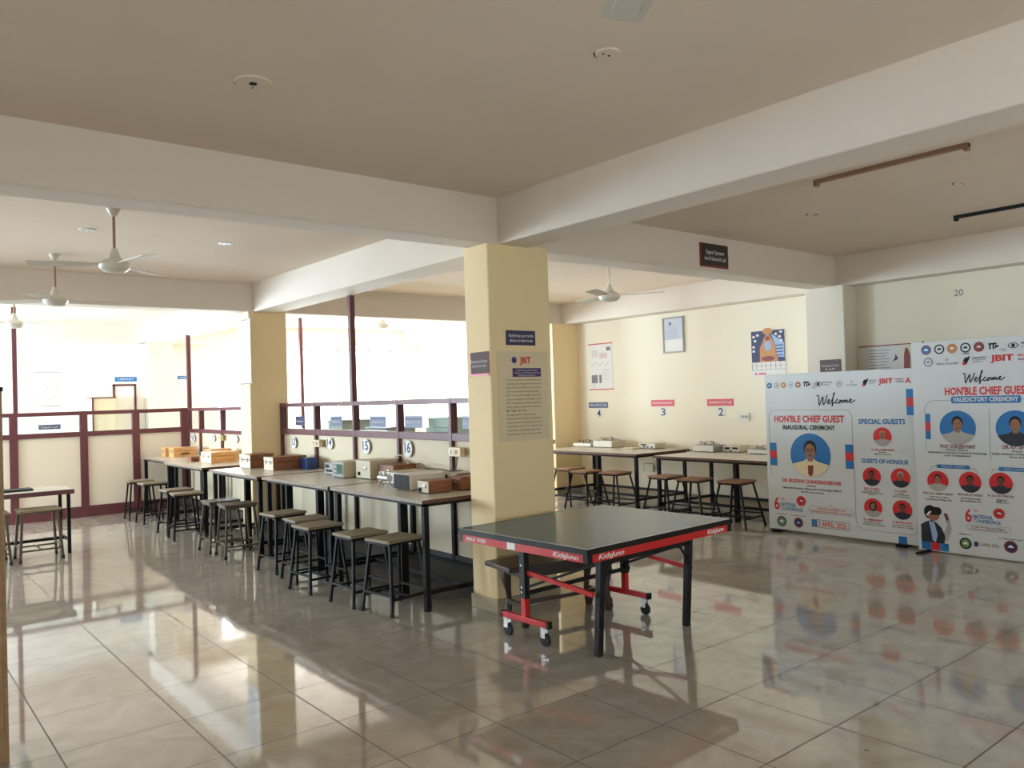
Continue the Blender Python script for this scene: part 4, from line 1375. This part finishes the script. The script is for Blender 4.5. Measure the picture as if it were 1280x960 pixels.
# signs and posters on the bright back wall
t = sign('wall_poster', 'faint pale poster on the bright far back wall at left', 'poster', (2.43, BY, 1.77), 0, 0.42, 0.60, 'paper')
g = G()
g.box(0, 0.42, -0.012, -0.0065, 0.595, 0.605).box(0, 0.42, -0.012, -0.0065, -0.005, 0.005)
for k in range(7):
    g.bar((0.05+0.05*k, -0.007, 0.10+0.07*(k % 4)), (0.08+0.05*k, -0.007, 0.13+0.07*(k % 4)), 0.01, 0.001, up=(0, 1, 0))
g.build('printed_diagram', 'gink', t)
t = sign('door_sign', 'blue sign above the narrow door on the bright far back wall', 'sign', (3.74, BY, 2.19), 0, 0.38, 0.085, 'bink')
text('LIBRARY', 0.19, 0.025, 0.035, 'paper', t, 'lettering', y=-0.008, width=0.28)
t = sign('door_sign', 'small blue sign on the far back wall right of the distant column', 'sign', (4.86, BY, 2.22), 0, 0.20, 0.07, 'bink')
text('LAB', 0.10, 0.02, 0.03, 'paper', t, 'lettering', y=-0.008, width=0.12)
t = thing('cabinet', 'pale cabinet with brown edging beside the narrow far door', 'cabinet', (3.28, BY-0.36, 0))
G().box(0, 0.38, 0, 0.34, 0, 1.88).build('carcass', 'cream', t)
G().box(-0.01, 0.02, -0.015, 0, 0, 1.90).box(-0.01, 0.39, -0.015, 0.34, 1.88, 1.90).build('edging', 'maroon', t)

# ------------------------------------------------------------------ racks with trays behind the glazed partition
t = thing('work_counter', 'pale counter behind the glazed partition, seen through the glass above the benches', 'counter', (4.75, 5.9, 0))
G().box(0, 0.6, 0, 4.2, 1.21, 1.25).build('counter_top', 'lam', t)
for y in (0.02, 1.4, 2.8, 4.13):
    G().box(0.04, 0.56, y, y+0.05, 0, 1.21).build('side_panel', 'panel', t)
for (y, z, w, d, h, m_, l) in ((0.95, 1.25, 0.55, 0.4, 0.13, 'green', 'pale green plastic tray seen through the glass above number 16, lower of two'),
                               (0.95, 1.384, 0.50, 0.38, 0.10, 'green', 'upper pale green tray of the two seen above number 16'),
                               (2.35, 1.25, 0.5, 0.4, 0.12, 'insgrey', 'grey tray behind the glass above number 15'),
                               (3.45, 1.25, 0.4, 0.4, 0.20, 'green', 'tall pale green box behind the glass above number 13')):
    tt_ = thing('storage_tray', l, 'tray', (4.82, 5.9+y, z))
    G().box(0, d, 0, w, 0, 0.012).box(0, 0.012, 0, w, 0.012, h-0.012).box(d-0.012, d, 0, w, 0.012, h-0.012).box(0.012, d-0.012, 0, 0.012, 0.012, h-0.012).box(0.012, d-0.012, w-0.012, w, 0.012, h-0.012).build('tray_body', m_, tt_)
    G().box(-0.008, d+0.008, -0.008, w+0.008, h-0.012, h).build('lid', m_, tt_)


# ------------------------------------------------------------------ wooden boxes on the benches
def wooden_box(label, x, y, lx, ly, h, z=HB, m_='boxw', front=None, rz=0, latches=True):
    t = thing('wooden_box', label, 'wooden box', (x, y, z+0.001), R(rz), 'wooden instrument boxes')
    b = G().box(0, lx, 0, ly, 0, h*0.62).build('box_body', m_, t, bevel=0.003)
    l = G().box(-0.002, lx+0.002, -0.002, ly+0.002, h*0.64, h).build('lid', m_, t, bevel=0.004)
    if front:
        G().box(-0.004, -0.0005, 0.004, ly-0.004, 0.004, h*0.61).build('front_panel', front, t)
        G().box(-0.005, -0.0025, 0.004, ly-0.004, h*0.66, h*0.99).build('front_panel', front, t)
    if latches:
        for q in (0.25, 0.75):
            G().box(-0.010, -0.004, ly*q-0.012, ly*q+0.012, h*0.45, h*0.80).build('latch', 'insgrey', t)
    G().box(0.3*lx, 0.7*lx, -0.018, -0.004, h*0.32, h*0.42).build('handle', 'insd', t) if not front else None
    return t


wooden_box('farthest small orange wooden box on the last bench of the row', 3.86, 13.60, 0.26, 0.22, 0.14)
wooden_box('orange wooden box with slightly open lid on the last bench, right of the smallest box', 3.87, 13.18, 0.34, 0.26, 0.15)
wooden_box('small dark brown block-like box in front of the big orange box', 3.72, 11.86, 0.12, 0.14, 0.075, m_='boxd', latches=False)
wooden_box('big orange wooden box with two latches on the bench beyond the second column', 3.80, 11.25, 0.36, 0.42, 0.15, front='boxpale')
wooden_box('orange wooden box mostly hidden behind the big orange box', 3.95, 11.72, 0.30, 0.28, 0.165)
wooden_box('brown pale-fronted wooden box, left of the pair on the bench by the second column', 3.80, 9.83, 0.30, 0.36, 0.17, m_='boxd', front='boxpale')
wooden_box('brown pale-fronted wooden box, right of the pair on the bench by the second column', 3.84, 9.22, 0.42, 0.28, 0.16, m_='boxd', front='boxpale')


# ------------------------------------------------------------------ instruments
def instrument(label, x, y, lx, ly, h, z=HB, body='insg', front='insw', side=None, rz=0, kind='dials', feet=True, cat='instrument', name='test_instrument'):
    """front face looks to -x"""
    t = thing(name, label, cat, (x, y, z+0.001), R(rz))
    f = 0.008 if feet else 0
    G().box(0.004, lx, 0, ly, f, h).build('case', body, t, bevel=0.004)
    if side:
        G().box(0.02, lx-0.01, -0.003, -0.0003, f+0.005, h-0.006).build('side_panel', side, t)
    fp = G().box(-0.002, 0.0035, 0.003, ly-0.003, f+0.003, h-0.003).build('front_panel', front, t)
    if feet:
        g = G()
        for a in (0.02, lx-0.03):
            for b in (0.02, ly-0.03):
                g.box(a, a+0.015, b, b+0.015, 0, f)
        g.build('feet', 'rubber', t)
    rx = Matrix.Rotation(R(-90), 4, 'Y')
    def knob(yy, zz, r, m_='insd'):
        T = Matrix.Translation((-0.002, yy, zz)) @ rx
        G().lathe([(r, 0), (r*0.9, 0.014), (r*0.5, 0.016)], 14, T).build('knob', m_, fp, smooth=True)
    if kind == 'dials':
        for q in (0.2, 0.45, 0.7):
            knob(ly*q, h*0.35, min(0.012, h*0.14))
        G().box(-0.004, -0.002, ly*0.55, ly*0.92, h*0.58, h*0.85).build('display', 'insd', fp)
    elif kind == 'posts':
        g = G()
        for i_ in range(5):
            for j_ in range(3):
                a, b = lx*(0.15+0.17*i_), ly*(0.2+0.3*j_)
                hh = 0.012+0.014*((i_*3+j_*2) % 4)
                g.tube([(a, b, h), (a, b, h+hh)], 0.005, 6)
        g.build('terminal_post', 'insd', t)
        g = G()
        for q in range(3):
            a = lx*(0.2+0.22*q)
            pts = [(a+0.02*k*(1 if q % 2 else -0.6), ly*(0.2+0.15*k), h+0.01+0.045*math.sin(math.pi*k/4)) for k in range(5)]
            g.tube(pts, 0.0022, 6)
        g.build('patch_wire', 'mink', t)
    elif kind == 'crt':
        G().box(-0.004, -0.002, ly*0.08, ly*0.60, h*0.25, h*0.85).build('screen', 'screen', fp)
        for q in (0.3, 0.55, 0.8):
            knob(ly*0.72, h*q, 0.009, 'insw')
            knob(ly*0.88, h*q, 0.009, 'insw')
    elif kind == 'dark':
        G().box(-0.004, -0.002, ly*0.12, ly*0.88, h*0.3, h*0.82).build('screen', 'ink', fp)
        G().box(lx*0.25, lx*0.45, -0.003, -0.0005, h*0.35, h*0.65).build('side_vent', 'insgrey', t)
    elif kind == 'meter':
        knob(ly*0.3, h*0.6, 0.016, 'chrome')
        knob(ly*0.75, h*0.28, 0.02)
    elif kind == 'digital':
        G().box(-0.004, -0.002, ly*0.10, ly*0.42, h*0.5, h*0.8).box(-0.004, -0.002, ly*0.58, ly*0.88, h*0.45, h*0.75).build('display', 'insd', fp)
        knob(ly*0.5, h*0.25, 0.010)
    return t


# nearest benches
instrument('small grey panelled instrument at the left end of the near cluster', 4.03, 8.02, 0.18, 0.24, 0.13, body='insgrey', front='insgrey', kind='dials')
instrument('upright oscilloscope with a green screen on the second bench', 3.92, 7.60, 0.36, 0.26, 0.17, front='insgrey', kind='crt', name='oscilloscope', cat='oscilloscope')
instrument('long beige oscilloscope case with carrying handle behind the green-screened one', 4.02, 7.22, 0.32, 0.30, 0.19, front='insg', kind='meter', name='oscilloscope', cat='oscilloscope')
instrument('long brown wooden-cased instrument at the back near the number 16 panel', 4.10, 6.90, 0.26, 0.28, 0.155, body='boxd', front='boxd', kind='meter')
instrument('flat beige instrument with navy end in the middle of the nearest bench', 3.93, 6.52, 0.36, 0.30, 0.115, side='insb', kind='dials')
instrument('pale flat instrument with navy side left of the corner one', 4.15, 6.15, 0.20, 0.22, 0.10, front='insw', side='insb', kind='dials')
instrument('black-fronted oscilloscope with pale case standing at the edge of the nearest bench', 3.73, 6.02, 0.38, 0.26, 0.14, body='insw', front='insd', kind='dark', name='oscilloscope', cat='oscilloscope')
instrument('wooden meter box with silver knob and black knob at the near end of the bench', 3.72, 5.70, 0.24, 0.17, 0.105, body='boxd', front='insg', kind='meter')
instrument('dark brown wooden meter box at the bench end next to the near column', 4.02, 5.66, 0.24, 0.20, 0.115, body='boxd', front='boxd', kind='meter')
instrument('pale instrument with bright navy side beside the socket near the column', 4.14, 5.90, 0.22, 0.22, 0.125, front='insw', side='insb', kind='dials')
# wire-frame rheostat on legs
t = thing('rheostat', 'silver wire-wound rheostat on thin legs near the bench edge', 'rheostat', (3.72, 6.42, HB+0.001))
G().tube([(0.05, 0.0, 0.085), (0.05, 0.17, 0.085)], 0.032, 14).build('coil', 'chrome', t, smooth=True)
G().tube([(0.05, -0.005, 0.135), (0.05, 0.175, 0.135)], 0.004).box(0.035, 0.065, 0.07, 0.10, 0.115, 0.145).build('slider', 'insw', t)
for y in (0.0, 0.17):
    G().bar((0.05, y, 0.14), (0.05, y, 0.05), 0.012).bar((0.05, y, 0.06), (0.015, y, 0.0), 0.008).bar((0.05, y, 0.06), (0.085, y, 0.0), 0.008).build('end_stand', 'chrome', t)
# navy box
tag(G().box(4.16, 4.30, 9.0, 9.18, HB+0.001, HB+0.14).build('blue_box', 'insb', bevel=0.004), 'small navy box behind the wooden boxes right of the second column', 'box')
# cables
g = G()
g.tube([(PX-0.06, 6.14, 1.15), (PX-0.07, 6.16, 1.05), (PX-0.09, 6.22, 0.97), (PX-0.12, 6.3, 0.92), (PX-0.16, 6.45, 0.90)], 0.005, 6)
tag(g.build('cable', 'cable', smooth=True), 'black cable dropping from the socket box to the nearest bench', 'cable')
g = G()
g.tube([(4.30, 6.8, 1.05), (4.28, 6.68, 1.06), (4.22, 6.5, 1.025), (4.25, 6.3, 1.03), (4.22, 6.1, 1.02), (4.25, 5.95, 1.035)], 0.005, 6)
tag(g.build('cable', 'cable', smooth=True), 'dark lead draped over the instruments at the back of the nearest bench', 'cable')
g = G()
g.tube([(4.2, 7.05, 1.075), (4.2, 7.02, 1.13), (4.22, 6.95, 1.14), (4.24, 6.90, 1.09), (4.25, 6.86, 1.055)], 0.007, 6)
tag(g.build('cable', 'insg', smooth=True), 'beige looped lead standing up behind the long oscilloscope', 'cable')

# right wall benches
instrument('low white experiment board at the left end of the bench under number 4', 9.40, 9.50, 0.26, 0.42, 0.06, z=HR, body='insw', front='insw', kind='posts', name='trainer_board', cat='trainer board')
instrument('large white trainer kit with beige side on the bench under number 4', 9.40, 9.02, 0.32, 0.42, 0.11, z=HR, body='insg', front='insw', kind='posts', name='trainer_board', cat='trainer board')
instrument('small beige instrument with dark knobs under the number 3 sign', 9.52, 8.22, 0.24, 0.32, 0.085, z=HR, body='insg', front='insw', kind='dials')
instrument('tall-wired white trainer kit with grey side under the number 2 sign', 9.36, 7.02, 0.30, 0.36, 0.095, z=HR, body='insgrey', front='insw', kind='posts', name='trainer_board', cat='trainer board')
instrument('pale instrument with two dark displays right of the number 2 trainer kit', 9.50, 6.68, 0.26, 0.28, 0.09, z=HR, body='insg', front='insw', kind='digital')
instrument('white trainer kit with looping wires beside the banner', 9.38, 6.05, 0.28, 0.42, 0.06, z=HR, body='insgrey', front='insw', kind='posts', name='trainer_board', cat='trainer board')
tag(G().box(9.30, 9.52, 8.50, 8.74, HR+0.001, HR+0.018).build('notebook', 'insg', bevel=0.002), 'thin closed notebook lying on the bench under number 4', 'notebook')
# white socket units low on the right wall
for (y, l) in ((6.05, 'wire-framed socket unit low on the right wall under the bench by the banner'), (8.70, 'small socket unit low on the right wall under the number 4 bench')):
    t = thing('wall_socket', l, 'socket', (RW, y, 0.42), FX)
    G().box(0, 0.16, -0.03, -0.001, 0, 0.10).build('body', 'offw', t, bevel=0.003)
    g = G()
    outline(g, [(-0.02, 0.0), (-0.02, 0.13), (0.18, 0.13), (0.18, 0.0)], 0.008, -0.035)
    g.build('guard', 'insd', t)


# ------------------------------------------------------------------ ceiling fans
def make_fan(label, x, y, hub_z, angles, ceil=ZC, rod_m='fanb', br=0.60, group='white ceiling fans'):
    t = thing('ceiling_fan', label, 'ceiling fan', (x, y, ceil), 0, group)
    dz = hub_z-ceil
    G().lathe([(0.015, -0.065), (0.03, -0.05), (0.05, -0.012), (0.052, 0.0)], 18).build('canopy', 'fan', t, smooth=True)
    G().tube([(0, 0, -0.02), (0, 0, dz+0.05)], 0.011, 10).build('rod', rod_m, t, smooth=True)
    G().lathe([(0.035, dz-0.062), (0.085, dz-0.052), (0.112, dz-0.025), (0.115, dz+0.0), (0.095, dz+0.03), (0.05, dz+0.05), (0.030, dz+0.10), (0.022, dz+0.13)], 24).build('motor', 'fan', t, smooth=True)
    for a in angles:
        Rz = Matrix.Rotation(R(a), 4, 'Z') @ Matrix.Translation((0, 0, dz)) @ Matrix.Rotation(R(9), 4, 'X')
        poly = [(0.16, -0.045), (0.24, -0.06), (br-0.02, -0.068), (br, -0.055), (br+0.005, 0.0), (br, 0.05), (br-0.02, 0.062), (0.24, 0.055), (0.16, 0.04)]
        b = G().prism(poly, -0.003, 0.003, 'z', Rz).build('blade', 'fan', t)
        G().prism([(0.26, -0.036), (br-0.06, -0.042), (br-0.045, -0.03), (br-0.045, 0.025), (br-0.06, 0.036), (0.26, 0.03)], -0.0055, -0.003, 'z', Rz).build('pressed_rib', 'fan', b, bevel=0.002)
        G().prism([(0.09, -0.02), (0.20, -0.025), (0.20, 0.025), (0.09, 0.02)], 0.003, 0.009, 'z', Rz).build('blade_arm', 'fan', b)
    return t


make_fan('ceiling fan nearest the camera on the left, hanging right behind the first beam', 1.60, 6.85, 2.82, (161, 41, -79))
make_fan('second white ceiling fan on the left, behind and lower-left of the nearest one', 1.58, 9.15, 2.80, (-38+38, 137, -120))
make_fan('faint white ceiling fan in the farthest left bay by the maroon pole', 1.60, 12.0, 2.82, (-35, 85, 205))
make_fan('small distant ceiling fan in the bright bay above the station partition', 6.75, 11.6, 2.93, (-38, 215, 90))
make_fan('ceiling fan between the near column and the framed certificate', 6.45, 6.15, 2.76, (-62, 205, 80), rod_m='fan')
make_fan('ceiling fan overhead with only one ribbed blade tip showing at the top border', 1.404, 1.083, 2.80, (55, 175, 295), br=0.65)

# ------------------------------------------------------------------ ceiling fittings
def ceiling_rose(label, x, y, r=0.085, m_='fan', hole=True, gap=False, a=0):
    t = thing('ceiling_rose', label, 'ceiling fitting', (x, y, ZC), R(a), 'round ceiling cover plates')
    G().lathe([(r*0.96, -0.008), (r, -0.004), (r, 0.0)], 28).build('cover_plate', m_, t, smooth=True)
    g = G()
    if hole:
        g.lathe([(r*0.22, -0.011), (r*0.22, -0.0085)], 14)
        g.lathe([(0.004, -0.011), (0.004, -0.0085)], 8, Matrix.Translation((r*0.2, r*0.6, 0)))
    else:
        for q in (-0.25, 0.15):
            g.lathe([(0.006, -0.011), (0.006, -0.0085)], 8, Matrix.Translation((r*q*1.6, r*0.1, 0)))
    g.build('screw_hole', 'insd', t)
    g = G()
    for k in range(10):
        a0, a1 = R(30+12*k), R(42+12*k)
        r0, r1 = r*1.0, r*(1.12 if gap else 1.05)
        g.prism([(r0*math.cos(a0), r0*math.sin(a0)), (r1*math.cos(a0), r1*math.sin(a0)), (r1*math.cos(a1), r1*math.sin(a1)), (r0*math.cos(a1), r0*math.sin(a1))], -0.003, -0.0005, 'z')
    g.build('dark_rim_gap', 'insd', t)
    return t


CE = 'ceil'
ceiling_rose('round ceiling cover plate with dark central hole, upper left of the picture', 1.53, 3.80, 0.088, 'ceil')
ceiling_rose('round cover plate with chipped dark rim near the overhead fan blade', 2.72, 2.555, 0.058, 'ceil', False, True)
ceiling_rose('cover plate right of the big beam, nearer the column', 6.79, 3.87, 0.075, 'ceil', True, True)
ceiling_rose('cover plate right of the big beam, nearer the right border', 6.795, 2.61, 0.075, 'ceil', False, True)
ceiling_rose('pale cover plate behind the first beam, left of the fan rod', 1.60, 7.77, 0.07, 'white', False)
ceiling_rose('pale cover plate behind the first beam, right of the fan', 2.81, 7.785, 0.06, 'white', False)
ceiling_rose('small plate on the ceiling just left of the near column top', 5.82, 8.09, 0.045, 'white', False)
for (x, y0, y1, m_, l) in ((5.70, 2.15, 3.25, 'fanb', 'slim brown batten fitting on the ceiling just right of the big beam'), (8.08, 2.1, 3.20, 'insd', 'dark empty tube light fitting on the ceiling at the right border')):
    t = thing('tube_light_fitting', l, 'light fitting', (x, y0, ZC))
    G().box(-0.02, 0.02, 0, y1-y0, -0.03, 0).build('batten', m_, t, bevel=0.003)
    G().box(-0.022, 0.022, 0, 0.03, -0.05, -0.002).box(-0.022, 0.022, y1-y0-0.03, y1-y0, -0.05, -0.002).build('end_cap', m_, t)
